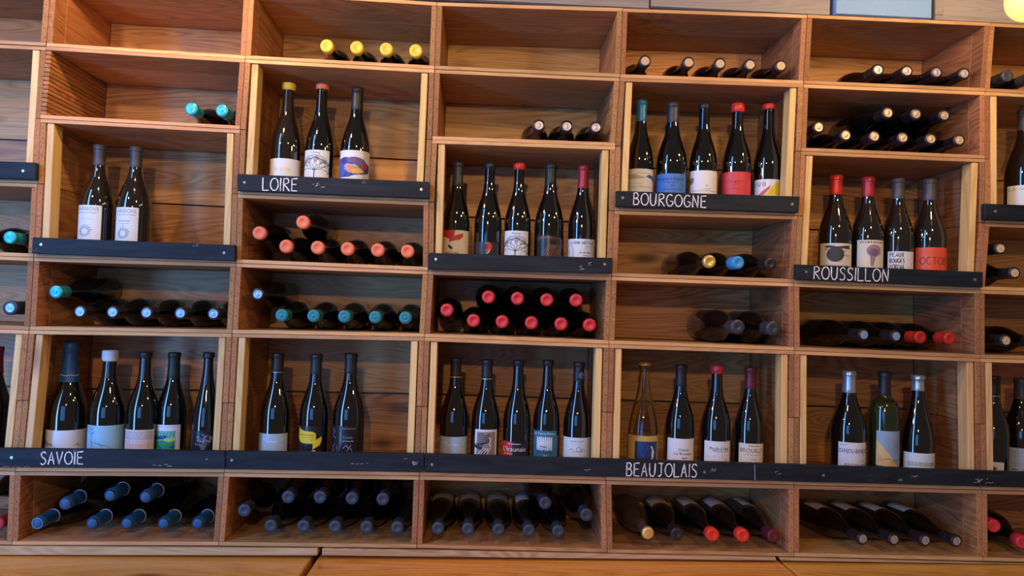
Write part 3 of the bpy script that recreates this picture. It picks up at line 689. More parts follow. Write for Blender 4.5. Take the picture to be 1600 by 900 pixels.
def art_bleu(d):
    d.text('Bourgogne Aligoté', .52, 10, 4.6, NVY, w=.95); d.bars(.38, .72, 13.5, NVY, .9); d.text('2020', .6, 19.5, 2.6, NVY, w=.13); d.bars(.36, .85, 24, NVY, .9)
def art_leafgold(d):
    d.poly([(.02, 20), (.0, 14), (.1, 10.5), (.2, 11.5), (.18, 18), (.08, 21)], GOLD); d.line([(.03, 26), (.1, 18), (.17, 12)], .9, GRY, 1); d.text('R', .6, 24.5, 2.6, INK, w=.05); d.bars(.52, .68, 28, GRY, .7); d.bars(.1, .95, 31, GRY, .8)
def art_redtext(d):
    c = mat('ink_deep_red', (.26, .01, .03), .5); d.text('L’Anglore', .5, 16.5, 4.2, c, w=.52); d.line([(.5, 17), (.49, 21)], .6, c); d.bars(.4, .62, 26, c, .7)
def art_ami(d):
    d.line([(.06, 11), (.12, 3.2), (.19, 11)], 1, INK); d.line([(.22, 11), (.22, 3.2), (.27, 8), (.32, 3.2), (.32, 11)], 1, INK); d.line([(.38, 11), (.38, 3.2)], 1, INK)
    d.poly([(.36, 24), (.5, 16), (.72, 4), (.95, 3), (1, 3), (1, 24)], YEL); d.poly([(.18, 24), (.3, 18), (.55, 9), (.48, 16), (.34, 24)], mat('ink_magenta', (.55, .10, .18), .5), 1); d.ell(.97, 6, .04, 3, ORG, 1)
def art_olla(d):
    d.ell(.46, 17, .23, 11.5, OLV, n=24); d.poly([(.18, 4), (.3, 3), (.5, 5), (.84, 3), (.88, 8), (.8, 8.5), (.5, 7.5), (.24, 7)], OLV, 1)
    d.line([(.24, 4), (.18, 6), (.2, 9.5), (.27, 9)], .8, OLV, 1); d.text('olla', .73, 13.5, 3, INK, w=.17); d.text('rouge', .83, 19.5, 3, INK, w=.20)
    d.line([(.8, 22), (.7, 27), (.55, 29)], .5, GRY); d.text('matassa', .5, 36, 4, INK, w=.8)
def art_balloon(d):
    d.text('matassa', .53, 4.8, 4, INK, w=.84); d.ell(.56, 16.5, .25, 9.4, MAU, n=24); d.ell(.54, 19, .15, 6, mat('ink_plum', (.17, .12, .20), .5), 1)
    d.poly([(.42, 23), (.62, 23), (.55, 30), (.53, 40), (.45, 40), (.48, 30)], MAU, 1); d.line([(.7, 9), (.8, 14), (.77, 20), (.62, 26)], .7, PNK, 2)
def art_peaux(d):
    for k, s in enumerate(('PEAUX', 'ROUGES', 'NORMALES'[:6])): d.hand(s, .08, 8.5 + k * 9, 6.5, INK, .46 + .02 * k, 1.1)
def art_octobre(d):
    c = mat('ink_dark_brown', (.13, .03, .02), .5); d.hand('OCTOB', .06, 26, 11, c, .95, 1.2)
def art_smudge(d):
    c = mat('ink_pale_blue', (.20, .33, .52), .5)
    for q in ([(.05, 14), (.12, 18), (.2, 22), (.24, 25)], [(.02, 19), (.1, 22), (.16, 27)], [(.2, 20), (.28, 24), (.34, 27)], [(.64, 24), (.7, 21), (.73, 25)], [(.05, 17), (.16, 24)], [(.08, 16), (.14, 21), (.22, 22)]): d.line(q, 1.5, c, jit=.7)
def art_iceblue(d):
    c = mat('ink_dusk_blue', (.12, .30, .45), .5)
    for q in ([(.18, 2), (.2, 12), (.22, 24), (.24, 36)], [(.1, 8), (.2, 14), (.28, 10)], [(.14, 22), (.24, 27), (.34, 22)], [(.3, 26), (.45, 29), (.6, 32), (.7, 36)], [(.12, 3), (.2, 7), (.26, 4)], [(.4, 27), (.5, 34)]): d.line(q, .9, c, jit=.7)
def art_script(d):
    for k in range(5): d.bars(.05, .95, 3.5 + k * 2.6, GRY, 1.0)
    d.bars(.05, .7, 17.5, LGR, 1.0); d.text('TREMBLE', .5, 27, 6.6, PNK, w=.86); d.bars(.05, .9, 31, INK, 1.2)
def art_green(d):
    d.bars(.2, .8, 3, LGR, .9); d.rect(.13, 9, .82, 48, mat('ink_turquoise', (.20, .52, .50), .5)); d.poly([(.13, 26), (.4, 23), (.62, 27), (.82, 24), (.82, 48), (.13, 48)], GRN, 1)
    d.poly([(.13, 18), (.5, 15.5), (.58, 18), (.4, 22), (.13, 23)], mat('ink_deep_blue', (.02, .08, .20), .5), 2); d.poly([(.4, 23), (.6, 21), (.82, 20), (.82, 24), (.6, 25)], mat('ink_lime', (.62, .70, .08), .5), 2)
    for k in range(6): d.line([(.18 + k * .11, 18 - k % 2), (.28 + k * .10, 10)], 1.0, GRN, 2)
    d.poly([(.2, 32), (.34, 33), (.42, 38), (.3, 37)], mat('ink_deep_blue', (.02, .08, .20), .5), 2); d.poly([(.62, 34), (.8, 31), (.82, 34), (.7, 36)], mat('ink_deep_blue', (.02, .08, .20), .5), 2)
def art_flowers(d):
    r2 = random.Random(4); c1 = mat('ink_lavender', (.38, .34, .46), .5); c2 = mat('ink_rose', (.42, .20, .26), .5)
    for k in range(90):
        a, q = r2.uniform(0, 2 * PI), r2.uniform(0, 1) ** .6
        u, v = .55 + .32 * q * math.cos(a), 15 + 9.5 * q * math.sin(a)
        d.line([(u - .02, v), (u, v - .9), (u + .02, v + .3)], .7, c2 if (v > 17 and k % 2) else c1, 0)
    for u in (.42, .5, .58, .66): d.line([(.55, 32), (u, 20)], .6, c1)
def art_silver(d):
    r2 = random.Random(7)
    for k in range(26):
        u, v = r2.uniform(.25, .85), r2.uniform(6, 22); d.line([(u, v), (u + r2.uniform(-.07, .07), v + r2.uniform(-1.5, 1.5)), (u + r2.uniform(-.1, .1), v + 2)], .5, LGR if k % 2 else WHT)
    d.bars(.38, .66, 12, WHT, 1.2)
def art_yellow(d):
    Y = YEL
    d.poly([(.07, 0), (.12, 4), (.35, 7), (.68, 8), (.78, 11), (.79, 26), (.3, 26), (.14, 24), (.06, 19)], Y); d.poly([(1, 15), (1, 22), (.94, 28), (.68, 35), (.68, 26), (.8, 20)], Y, 1); d.ell(.72, 38.5, .08, 2.8, mat('ink_pale_yellow', (.75, .68, .25), .5))
    c = mat('ink_olive', (.30, .24, .03), .5); d.bars(.14, .74, 13, c, 1.4, lift=1); d.bars(.3, .72, 16.5, c, .8, lift=1); d.bars(.58, .72, 20.5, c, 1, lift=1)
def art_etched(d):
    c = mat('ink_etch', (.25, .30, .40), .4)
    for q in ([(.05, 44), (.1, 34), (.2, 28)], [(.15, 44), (.2, 36), (.3, 30), (.34, 44)], [(.6, 44), (.7, 34), (.62, 28)], [(.85, 44), (.8, 36), (.7, 32)], [(.4, 4), (.43, 20), (.38, 44)], [(.05, 10), (.12, 4), (.2, 8), (.1, 14)], [(.08, 16), (.25, 19)]): d.line(q, .8, c, jit=.6)
    d.bars(.5, .92, 4, c, .8); d.text('Cuvée', .66, 19, 4, c, w=.3); d.bars(.5, .85, 23, c, 1.6)
    d.line([(.52, 34), (.6, 30), (.7, 33), (.78, 29)], 1.6, mat('ink_faded_violet', (.30, .14, .32), .5), 1)
def art_zebra(d):
    d.rect(.10, 3.5, .88, 44, mat('ink_wood_grey', (.28, .24, .22), .5))
    for k in range(11):
        u0 = .12 + k * .035; d.line([(min(.86, u0 + .05 + .30 * math.sin(t * .8 + k * .25) * (t / 4)), 43 - 3.6 * t - k * .6) for t in [q * .5 for q in range(11)]], 1.4, INK, 1)
    for k in range(6): d.line([(.14, 8 + k * 3.3), (.3, 6 + k * 2.8), (.45, 9 + k * 2.2), (.64, 6 + k * 2)], 1.0, INK, 1)
    d.line([(.6, 12), (.68, 16), (.62, 22), (.7, 26)], 1.6, WHT, 2)
    for k in range(4): d.line([(.14 + .1 * k, 43), (.24 + .11 * k, 34), (.4 + .09 * k, 28)], 1.2, WHT, 2)
def art_icaunais(d):
    d.rect(0, 0, .46, 40, RED); d.rect(.46, 1, 1, 40, mat('ink_near_black', (.02, .022, .03), .4)); d.bars(.32, .7, 3.5, WHT, 1, lift=1)
    d.text("L’Icaunais", .51, 14.5, 7, WHT, w=.92, lift=2); d.text('La Cuvée', .3, 19.5, 3, WHT, w=.34, lift=2)
def art_terres(d):
    d.text('Les Terres Pleines', .5, 6, 3.6, WHT, w=.86)
    for k in range(8): u = .22 + k * .075; d.poly([(u, 9 + (k % 2)), (u + .045, 9.6), (u + .055, 20), (u + .045, 29 + (k % 3)), (u + .005, 29.5), (u - .01, 18)], WHT)
    d.line([(.36, 24), (.6, 25)], 1.0, NVY, 1)
    for k in range(10): d.line([(.2 + k * .06, 33), (.25 + k * .06, 31 + (k % 2) * 2), (.27 + k * .06, 35)], 1.0, NVY)
    d.text('SNF', .55, 40, 3, WHT, w=.14); d.bars(.03, .15, 42, WHT, 1)
def art_house(d):
    d.text('BOURGOGNE', .52, 7, 2.8, GRY, w=.42); d.bars(.34, .76, 10, LGR, .8)
    for q in ([(.38, 22), (.5, 21), (.66, 21)], [(.5, 21), (.5, 16), (.56, 14), (.62, 16), (.62, 21)], [(.64, 21), (.68, 15), (.72, 21)], [(.3, 20), (.36, 17), (.42, 19)]): d.line(q, 1.0, GRY, jit=.4)
def art_moon(d):
    d.poly([(.62, 6), (.72, 8), (.80, 15), (.78, 24), (.66, 30), (.72, 22), (.73, 14)], WHT); r2 = random.Random(3)
    for k in range(34): u, v = r2.uniform(.15, .7), r2.uniform(6, 32); d.ell(u, v, .006, .35, WHT, n=5)
def art_chenas(d): d.text('Chénas', .56, 18.5, 3.6, INK, w=.42); d.text('Les Brureaux', .54, 24.5, 4, INK, w=.70); d.bars(.5, .66, 29.5, INK, 1.4); d.bars(.46, .68, 33, LGR, .7)
def art_moulin(d):
    d.text('Moulin à Vent', .52, 14, 6, INK, w=.80); d.line([(.3, 15), (.6, 16), (.92, 14.5)], .5, INK)
    for u, v in ((.1, 25), (.3, 23), (.55, 22.5)): d.line([(u, v), (u + .05, v - 1.5), (u + .09, v + .5)], .8, LGR)
    d.ell(.72, 28, .045, 2, LGR)
def art_brouilly(d): d.bars(.36, .74, 3.6, INK, 1.1); d.text('BROUILLY', .5, 13.5, 6.2, mat('ink_brown', (.16, .08, .05), .5), w=.88); d.bars(.22, .86, 17, GRY, .9); d.bars(.46, .62, 24, GRY, 1); d.bars(.15, .88, 29.5, GRY, 1.1)
def art_danjou(d): d.bars(.06, .26, 4, GRY, .8); d.text('DANJOU-BANESSY', .5, 16, 6.6, INK, w=.95); d.bars(.6, .94, 18.5, LGR, .7); d.text('CLOS', .74, 30, 4.6, LGR, w=.26); d.text('ESCOUNE', .57, 37.5, 5.4, INK, w=.72)
def art_triangle(d):
    d.poly([(0, 14), (.2, 22), (.85, 54), (0, 52)], mat('ink_sand', (.72, .50, .20), .5)); c = mat('ink_cloud', (.30, .36, .45), .5)
    for k in range(7): d.line([(.28, 14 + k * 3), (.45, 10 + k * 3), (.62, 12 + k * 3.2), (.8 + .02 * k, 18 + k * 3.4)], 1.1, c, 1, jit=.4)
    for q in ([(.2, 44), (.4, 42), (.7, 45), (.95, 43)], [(.5, 49), (.62, 46), (.76, 50)], [(.1, 48), (.14, 36), (.2, 48)]): d.line(q, .6, INK, 1)
def art_rouge(d): d.text('CLOS DU ROUGE GORGE', .53, 19.5, 6, INK, w=.96); d.bars(.86, .96, 6, GRY, .8); d.bars(.1, .4, 27, LGR, .7)
def art_lv(d): d.text('LA VIGNE', .5, 8, 4.5, GRY, w=.9)
def art_emblem(d): d.ell(.5, 10, .16, 3.4, GRY); d.ell(.5, 10, .08, 1.8, INK, 1)
def art_bluegrey(d): d.text('DOMAINE', .5, 8, 4, GRY, w=.8); d.bars(.1, .9, 12, GRY, .9); d.bars(.1, .9, 24, GRY, 1); d.text('* * *', .5, 36, 4, INK, w=.7)

WHITE = paper('white', (.70, .76, .80)); CREAM = paper('cream', (.74, .68, .54)); ICE = paper('ice_blue', (.30, .58, .74)); ROYAL = paper('royal_blue', (.05, .20, .62)); REDP = paper('red', (.62, .045, .06)); OREDP = paper('orange_red', (.74, .09, .04))
PINKP = paper('pinkish', (.74, .62, .58)); SILV = paper('silver_grey', (.42, .54, .64), .35); PET = paper('petrol', (.03, .17, .30)); NAVYP = paper('navy', (.02, .05, .16)); GREYB = paper('blue_grey', (.36, .42, .50)); DARKP = paper('black', (.016, .017, .02), .3); LEMON = paper('lemon', (.75, .66, .35))
SKYP = paper('sky', (.28, .42, .56)); BAND = paper('mustard', (.62, .42, .10)); ROSEW = paper('clean_white', (.80, .80, .82))
gU = lambda i: 'bottles standing above the upper rail of ' + COLN[i]
gL = lambda i: 'bottles standing above the long black rail, ' + COLN[i]
F_, Wx = 'foil', 'wax'
# column 0
stand(0, 1, -4, 542, -30, 19, 'b', GLASS, (F_, 'maroon_foil'), 582, None, 'dark bottle with maroon capsule cut off by the left edge', gL(0))
# upper niches
stand(1, 4, 156.7, 227.5, 125, 178, 'j', GLASS_BR, (F_, 'grey_foil'), 259, (125.5, 158.5, 323.5, 378, WHITE), 'left of two brown bottles with white sunburst labels, grey capsule', gU(1), art=art_sun(False))
stand(1, 4, 213.8, 230.5, 184, 238, 'j', GLASS_BR, (F_, 'grey_foil'), 262, (186, 218.5, 327, 382, WHITE), 'right of two brown bottles with white sunburst labels, grey capsule', gU(1), art=art_sun(True))
stand(2, 5, 451.7, 132, 422.5, 471, 'b', GLASS_BR, (Wx, 'yellow_wax'), 142, (420, 469, 251.5, 292, WHITE), 'yellow-waxed bottle with a plain white label, above the word LOIRE', gU(2), art=art_solera)
stand(2, 5, 504, 134, 479, 525.5, 'b', GLASS, (Wx, 'orange_wax'), 141, (479, 517.5, 238.5, 292, WHITE), 'orange-waxed bottle with white tree label, LOIRE shelf', gU(2), art=art_tree('La Poivre'))
stand(2, 5, 559, 138.3, 532.5, 580, 'b', GLASS, (F_, 'black_foil'), 173, (533, 579.5, 239, 294, WHITE), 'bottle with a colourful blue and orange cloud label, LOIRE shelf', gU(2), art=art_cloud)
stand(3, 4, 716, 254.5, 691, 735, 'b', GLASS, (F_, 'slate_foil'), 291, (691, 734.5, 361.5, 415, CREAM), 'bottle with cream label showing red leaves, middle upper shelf', gU(3), art=art_leaf)
stand(3, 4, 766, 256, 741, 785, 'b', GLASS, (F_, 'green_black_foil'), 265, (743, 781, 380, 415, DARKP), 'bottle with black label and small red curl, right of red-leaf bottle', gU(3), art=art_curl)
stand(3, 4, 812, 257, 788, 831, 'b', GLASS, (Wx, 'bright_red_wax'), 266, (789.5, 827, 362.5, 415, WHITE), 'red-waxed bottle with white tree label, middle upper shelf', gU(3), art=art_tree('Poivre'))
stand(3, 4, 861, 257.5, 835, 882, 'b', GLASS, (F_, 'green_black_foil'), 288, (840, 878, 370, 415, DARKP), 'bottle with dark label scratched with copper lines, middle upper shelf', gU(3), art=art_scratch)
stand(3, 4, 912, 260, 888, 932, 'b', GLASS, (F_, 'dark_red_foil'), 295, (888.5, 931.5, 375, 418, WHITE), 'bottle with dark red capsule and white arch label', gU(3), art=art_porte)
stand(4, 5, 1003, 157.7, 980, 1022, 'b', GLASS, (F_, 'blue_foil'), 191, (979.5, 1021.5, 267, 318, WHITE), 'bottle with bright blue capsule and white wave label', gU(4), art=art_wave)
stand(4, 5, 1052, 161.5, 1024, 1073, 'b', GLASS, (F_, 'slate_foil'), 192.7, (1024, 1071, 275, 318, ROYAL), 'bottle with royal blue label and slate capsule, BOURGOGNE shelf', gU(4), art=art_bleu)
stand(4, 5, 1101, 163, 1076, 1121, 'b', GLASS, (F_, 'black_foil'), 167, (1078.5, 1120.5, 270, 318, ROSEW), 'bare-necked bottle with white label and gold leaf, BOURGOGNE shelf', gU(4), art=art_leafgold, extra=lambda e, P, H, R_, m: add('foil_disc', cached(('foil_disc', round(H, 3)), lambda: disc_bm(H, .0125), capmat('silver_foil')), e))
stand(4, 5, 1153, 163.5, 1126.5, 1173, 'b', GLASS, (Wx, 'bright_red_wax'), 176, (1126.5, 1172, 272, 320, REDP), 'red-waxed bottle with plain red label, BOURGOGNE shelf', gU(4), art=art_redtext)
stand(4, 5, 1202, 164.5, 1176, 1222, 'b', GLASS, (Wx, 'bright_red_wax'), 172, (1179.5, 1221, 283.5, 322, ROSEW), 'red-waxed bottle with white and yellow label, rightmost on BOURGOGNE shelf', gU(4), art=art_ami)
stand(5, 4, 1306.7, 275, 1274.5, 1325, 'b', GLASS_BR, (F_, 'red_foil'), 305, (1278.5, 1324, 382, 435, CREAM), 'bright red capsule bottle with cream label and black pot drawing', gU(5), art=art_olla)
stand(5, 4, 1356.7, 278, 1327, 1376, 'b', GLASS_BR, (F_, 'dark_red_foil'), 308, (1337.5, 1375, 377, 435, CREAM), 'dark red capsule bottle with balloon-like mauve drawing on cream label', gU(5), art=art_balloon)
stand(5, 4, 1404, 280, 1378, 1425.5, 'b', GLASS_BR, (F_, 'grey_foil'), 311.5, (1388.5, 1424.5, 394.5, 435, ROSEW), 'bottle with white label lettered in black handwriting, ROUSSILLON shelf', gU(5), art=art_peaux)
stand(5, 4, 1453, 281, 1427, 1478, 'b', GLASS_BR, (F_, 'grey_foil'), 314, (1434, 1477.5, 388.5, 435, OREDP), 'bottle with orange-red label, rightmost on the ROUSSILLON shelf', gU(5), art=art_octobre)
stand(6, 5, 1603, 172, 1574, 1632, 'b', GLASS_BR, (F_, 'grey_foil'), 205, (1580, 1628, 293, 345, WHITE), 'bottle with white label cut off by right edge, above short rail', gU(6), art=art_lv)
# bottom niches
def wire(e, P, H, R_, mpp):
    z = H - 52 * mpp; bm = bmesh.new(); r = rad(P, z) + .0022
    for k in range(30):
        a0, a1 = 2 * PI * k / 30, 2 * PI * (k + 1) / 30
        q = [(r * math.cos(a), r * math.sin(a), z + .0012 * math.sin(5 * a)) for a in (a0, a1)]
        vs = [bm.verts.new((x * s, y * s, zz + dz)) for (x, y, zz) in q for s, dz in ((1.0, -.0009), (1.04, 0), (1.0, .0009))]
        bm.faces.new((vs[0], vs[3], vs[4], vs[1])); bm.faces.new((vs[1], vs[4], vs[5], vs[2]))
    mesh_obj('cord_tie', bm, mat('white_cord', (.7, .75, .8), .6), e)
stand(1, 1, 111.4, 533.5, 75, 135.5, 'c', GLASS, ('champ', 'navy_foil'), 596, (75, 135, 668, 716, WHITE), 'large sparkling bottle in blue foil tied with cord, SAVOIE shelf', gL(1), art=art_smudge, extra=wire, yd=.095)
stand(1, 1, 173, 548.5, 136.5, 193, 'b', GLASS, (Wx, 'white_wax'), 564, (136.5, 190, 661, 716, ICE), 'bottle with pale wax seal and ice-blue label, SAVOIE shelf', gL(1), art=art_iceblue)
stand(1, 1, 228, 550.5, 194, 244, 'b', GLASS, (F_, 'black_foil'), 556, (193.5, 237, 668, 716, PINKP), 'bare-necked bottle with pinkish handwritten label, SAVOIE shelf', gL(1), art=art_script)
stand(1, 1, 273, 551, 249, 297, 'b', GLASS, (F_, 'green_black_foil'), 590, (250, 287, 660.5, 716, ROSEW), 'bottle with white label framing a green landscape picture', gL(1), art=art_green, yd=.118)
stand(1, 1, 326.6, 551, 297.5, 341, 's', GLASS, (F_, 'black_foil'), 556, (298, 336, 670, 716, DARKP), 'bottle with dark label of pale flowers, rightmost on SAVOIE shelf', gL(1), art=art_flowers)
stand(2, 1, 434.7, 552, 404, 453, 'b', GLASS, (F_, 'black_foil'), 581, (402, 448.5, 674, 718, SILV), 'leftmost bottle under the LOIRE column, silver-grey label', gL(2), art=art_silver, extra=neck_ring('silver_foil', 29))
stand(2, 1, 495, 553.5, 466.5, 514, 'b', GLASS, (F_, 'green_black_foil'), 584, (467.5, 503, 663, 718, DARKP), 'bottle with black label and yellow speech-bubble leaf shape', gL(2), art=art_yellow)
stand(2, 1, 549, 552.5, 519, 570.5, 'b', GLASS, (F_, 'black_foil'), 583, (520, 560, 662, 718, DARKP), 'bottle with etched pale scribbles, right of yellow-leaf bottle', gL(2), art=art_etched)
stand(3, 1, 713, 559.5, 685.5, 731, 'b', GLASS, (F_, 'black_foil'), 589, (684.5, 730, 679, 722, SILV), 'silver-grey label bottle, leftmost of five in the middle column', gL(3), art=art_silver, extra=neck_ring('gold', 29))
stand(3, 1, 761.7, 562, 736, 781, 'b', GLASS, (F_, 'black_foil'), 591.5, (743, 777.5, 668, 722, WHITE), 'bottle with black swirling woodcut picture on white label', gL(3), art=art_zebra, extra=neck_ring('gold', 29.5))
stand(3, 1, 810.7, 563, 786.5, 831, 'b', GLASS, (F_, 'black_foil'), 567, (786, 828, 686.7, 722, DARKP), 'bottle with half red, half black label in white script', gL(3), art=art_icaunais)
stand(3, 1, 856.7, 563, 834, 877, 'b', GLASS, (F_, 'black_foil'), 572, (836, 872.5, 670, 724, PET), 'bottle with petrol-blue label of white vertical strokes', gL(3), art=art_terres)
def emb(e, P, H, R_, mpp):
    z = H - 20 * mpp; r = rad(P, z) + .0010; d = Dec(r, -.25 + .38, .9 + .38, z + 5 * mpp, mpp); d.ell(.28, 5, .42, 4.6, SKY); d.ell(.28, 5, .30, 3.2, NVY, 1); d.line([(.02, 6), (.28, 2.5), (.5, 6)], .8, SKY, 2)
    d.finish(e)
stand(3, 1, 905, 566, 881, 926, 'b', GLASS, (F_, 'black_foil'), 595, (881.5, 925.5, 680.5, 724, WHITE), 'bottle with white label, rightmost of five in the middle column', gL(3), art=art_house, extra=emb)
stand(4, 1, 1007.7, 566.5, 981, 1029, 's', GLASS_CLEAR, ('crown', 'gold'), 569, (993, 1027, 686, 726, NAVYP), 'clear glass bottle with gold crown cap and navy moon label', gL(4), art=art_moon, extra=lambda e, P, H, R_, m: mesh_obj('yellow_band', label_bm(R_ - .0003, -2.6, 3.1, H - 111 * m, .012), BAND, e))
stand(4, 1, 1064.7, 570, 1040, 1085.5, 'b', GLASS, (F_, 'black_foil'), 603, (1044.5, 1085, 682, 728, ROSEW), 'black-capsule bottle with white label, right of clear bottle', gL(4), art=art_chenas)
stand(4, 1, 1120.7, 572, 1096.5, 1142.5, 'b', GLASS, (Wx, 'red_wax'), 583.5, (1103, 1142, 686, 728, ROSEW), 'red-waxed bottle with white label in thin script, above BEAUJOLAIS rail', gL(4), art=art_moulin)
stand(4, 1, 1173, 574, 1148, 1194, 'b', GLASS, (F_, 'maroon_foil'), 607, (1156, 1192.5, 689.5, 728, CREAM), 'maroon-capsule bottle with cream label, rightmost above the BEAUJOLAIS rail', gL(4), art=art_brouilly)
stand(5, 1, 1327.5, 579.5, 1298, 1350, 'b', GLASS, (F_, 'silver_foil'), 613, (1310, 1349.5, 687.5, 738, ROSEW), 'silver-capsule bottle with tall white label, leftmost under ROUSSILLON column', gL(5), art=art_danjou)
stand(5, 1, 1382.5, 581, 1357.5, 1404, 'x', GLASS_GR, (F_, 'black_foil'), 618, (1370.5, 1403.5, 670.5, 724, SKYP), 'square-shouldered green bottle with blue and sand-yellow label', gL(5), art=art_triangle)
stand(5, 1, 1434.9, 586, 1408, 1458.5, 's', GLASS, (F_, 'silver_foil'), 610, (1414.5, 1458, 704, 740, WHITE), 'silver-capsule bottle with low white label, right of green bottle', gL(5), art=art_rouge)
stand(6, 1, 1553, 588, 1530, 1576, 'b', GLASS, (F_, 'dark_purple_foil'), 618, (1541, 1568, 718, 748, WHITE), 'bottle behind batten with low white emblem label, right edge', gL(6), art=art_emblem, extra=neck_ring('silver_foil', 30))
stand(6, 1, 1596, 591, 1569, 1622, 'b', GLASS, (F_, 'grey_foil'), 623, (1577, 1621, 697, 748, GREYB), 'bottle with grey-blue label cut off by the right edge', gL(6), art=art_bluegrey, yd=.125)

# ---- lying bottles
ORD = ['first', 'second', 'third', 'fourth', 'fifth', 'sixth']
def lie(i, j, where, desc, cap, pts, Rr=.0383, H=.283, style='b', glass=GLASS, lab=None, kind=None, ln=None, layer='lower', yt=.010, disc=None, dx=0, dz=0):
    kind = kind or ('wax' if 'wax' in cap else 'foil'); ln = ln or (.022 if kind == 'wax' else .05)
    P = prof(style, Rr, H); n = len(pts)
    nm = {'foil': 'capsule', 'wax': 'wax_seal', 'champ': 'foil_wrap', 'crown': 'crown_cap'}[kind]
    for k, q in enumerate(pts):
        px, py = q[0], q[1]; o = q[2] if len(q) > 2 else {}
        T = at(px, py, yt); fz = floor_z(i, j, T.x) + Rr
        if layer == 'lower' and not o.get('free'): T.z = fz
        else: T.z = max(T.z, fz - .0)
        B = Vector((T.x + o.get('dx', dx), T.y + H, T.z + o.get('dz', dz)))
        if n > 1: txt = '%s %s of %s, %s' % (ORD[k], desc, 'upper layer' if layer == 'upper' else 'lower layer' if lie_two else 'row', where)
        else: txt = '%s, %s' % (desc, where)
        LAID.setdefault((i, j), []).append(dict(T=T, B=B, R=Rr, H=H, txt=txt, where=where, style=style, glass=glass, P=P, nm=nm, kind=kind, cap=cap, ln=ln, disc=disc, lb=o.get('lab', lab)))
def settle(ij, L):
    """bottles roll apart until none cuts into its neighbours, the floor or the crate's sides"""
    i, j = ij
    xa = max(cell(i, j, 0, t)[0] for t in (0, .5, 1)) + TS + .0012; xb = min(cell(i, j, 1, t)[0] for t in (0, .5, 1)) - TS - .0012
    ce = min(cell(i, j, 0, 1)[1], cell(i, j, 1, 1)[1]) - TB - .001
    q = [[b['B'].x, b['B'].z] for b in L]; t = [[b['T'].x, b['T'].z] for b in L]
    for it in range(400):
        for a in range(len(L)):
            for c in range(a + 1, len(L)):
                dx_, dz_ = q[c][0] - q[a][0], q[c][1] - q[a][1]; d = math.hypot(dx_, dz_) or 1e-6; need = L[a]['R'] + L[c]['R'] + .0006
                if d < need:
                    p = (need - d) / 2 / d
                    q[a][0] -= dx_ * p; q[a][1] -= dz_ * p; q[c][0] += dx_ * p; q[c][1] += dz_ * p
        for a, b in enumerate(L):
            q[a][0] = min(max(q[a][0], xa + b['R']), xb - b['R']); q[a][1] = max(q[a][1], floor_z(i, j, q[a][0]) + b['R'])
            q[a][1] = max(min(q[a][1], ce - b['R']), floor_z(i, j, q[a][0]) + b['R'])
    for a, b in enumerate(L):
        b['T'] += Vector((q[a][0] - b['B'].x, 0, q[a][1] - b['B'].z)) * .7; b['B'] = Vector((q[a][0], b['B'].y, q[a][1]))
        b['T'].x = max(min(b['T'].x, xb - .017), xa + .017)
def build_lying():
  for ij, L in LAID.items():
    settle(ij, L)
    for b in L:
        T, B, Rr, H, P, style, glass, nm, kind, cap, ln, disc, lb = [b[k] for k in ('T', 'B', 'R', 'H', 'P', 'style', 'glass', 'nm', 'kind', 'cap', 'ln', 'disc', 'lb')]
        where, txt = b['where'], b['txt']
        d = (T - B).normalized(); up = Vector((0, 0, 1)); up = (up - d * up.dot(d)).normalized()
        yl = -up; xl = yl.cross(d)
        rot = Matrix((xl, yl, d)).transposed().to_quaternion()
        e = empty('lying_wine_bottle', T - d * H, txt, 'bottle', 'bottles lying in the ' + where, rot)
        add('glass_body', cached(('glass_body', style, Rr, H, glass.name), lambda: glass_bm(style, Rr, H), glass), e)
        add(nm, cached((nm, style, kind, cap, Rr, H, ln), lambda: cap_bm(P, H, kind, ln), capmat(cap)), e)
        if kind == 'champ': add('cord_tie', cached(('cord_tie', H), lambda: ring_bm(rad(P, H - .072) + .0014, H - .0735, H - .0705), mat('white_cord', (.7, .75, .8), .6)), e)
        if disc: add('foil_disc', cached(('foil_disc', H, disc), lambda: disc_bm(H), capmat(disc)), e)
        if lb:
            pm, a, w = lb
            lo = add('label', cached(('label', pm.name, round(a, 2), w, Rr), lambda: label_bm(Rr, a - w, a + w, H * .36, H * .09), pm, False), e)
LAID = {}
# top row
lie_two = False
lie(2, 7, 'top-row crate of the LOIRE column', 'yellow-waxed bottle', 'yellow_wax', [(510.5, 77), (558, 80), (604.7, 81.5), (652, 83)])
lie(4, 7, 'top-row crate of the BOURGOGNE column', 'tan-topped bottle', 'black_foil', [(1008, 97), (1076, 99), (1125, 102), (1172, 103.5), (1220, 105)], disc='tan', ln=.03)
lie(5, 7, 'top-row crate of the ROUSSILLON column', 'silver-topped bottle', 'dark_purple_foil', [(1372, 111), (1417, 114), (1463.5, 116.5), (1506, 117)], disc='pearl')
lie(6, 7, 'top-row crate at the right edge', 'dim bottle', 'grey_foil', [(1579, 118), (1603, 120)])
lie(1, 6, 'crate above the brown-bottle niche', 'bottle with painted cyan reflection', 'cyan_glint_foil', [(299, 170), (349, 173)], disc='cyan_glint_foil')
lie(3, 6, 'crate above the red-leaf bottle shelf', 'dark bottle with pearly capsule top', 'dark_purple_foil', [(846.6, 198), (886.5, 201), (932.7, 202.5)], disc='pearl')
lie_two = True
lie(5, 6, 'crate above ROUSSILLON niche', 'gold-topped bottle', 'dark_purple_foil', [(1271, 204, {'free': 1}), (1314, 216.7), (1361, 219.6), (1406.7, 220.5), (1451, 223), (1496.6, 223)], disc='pearl_warm')
lie(5, 6, 'crate above ROUSSILLON niche', 'gold-topped bottle', 'dark_purple_foil', [(1386.8, 182, {'lab': (PINKP, -.5, .6)}), (1431, 183.5), (1474, 185)], layer='upper', disc='pearl_warm')
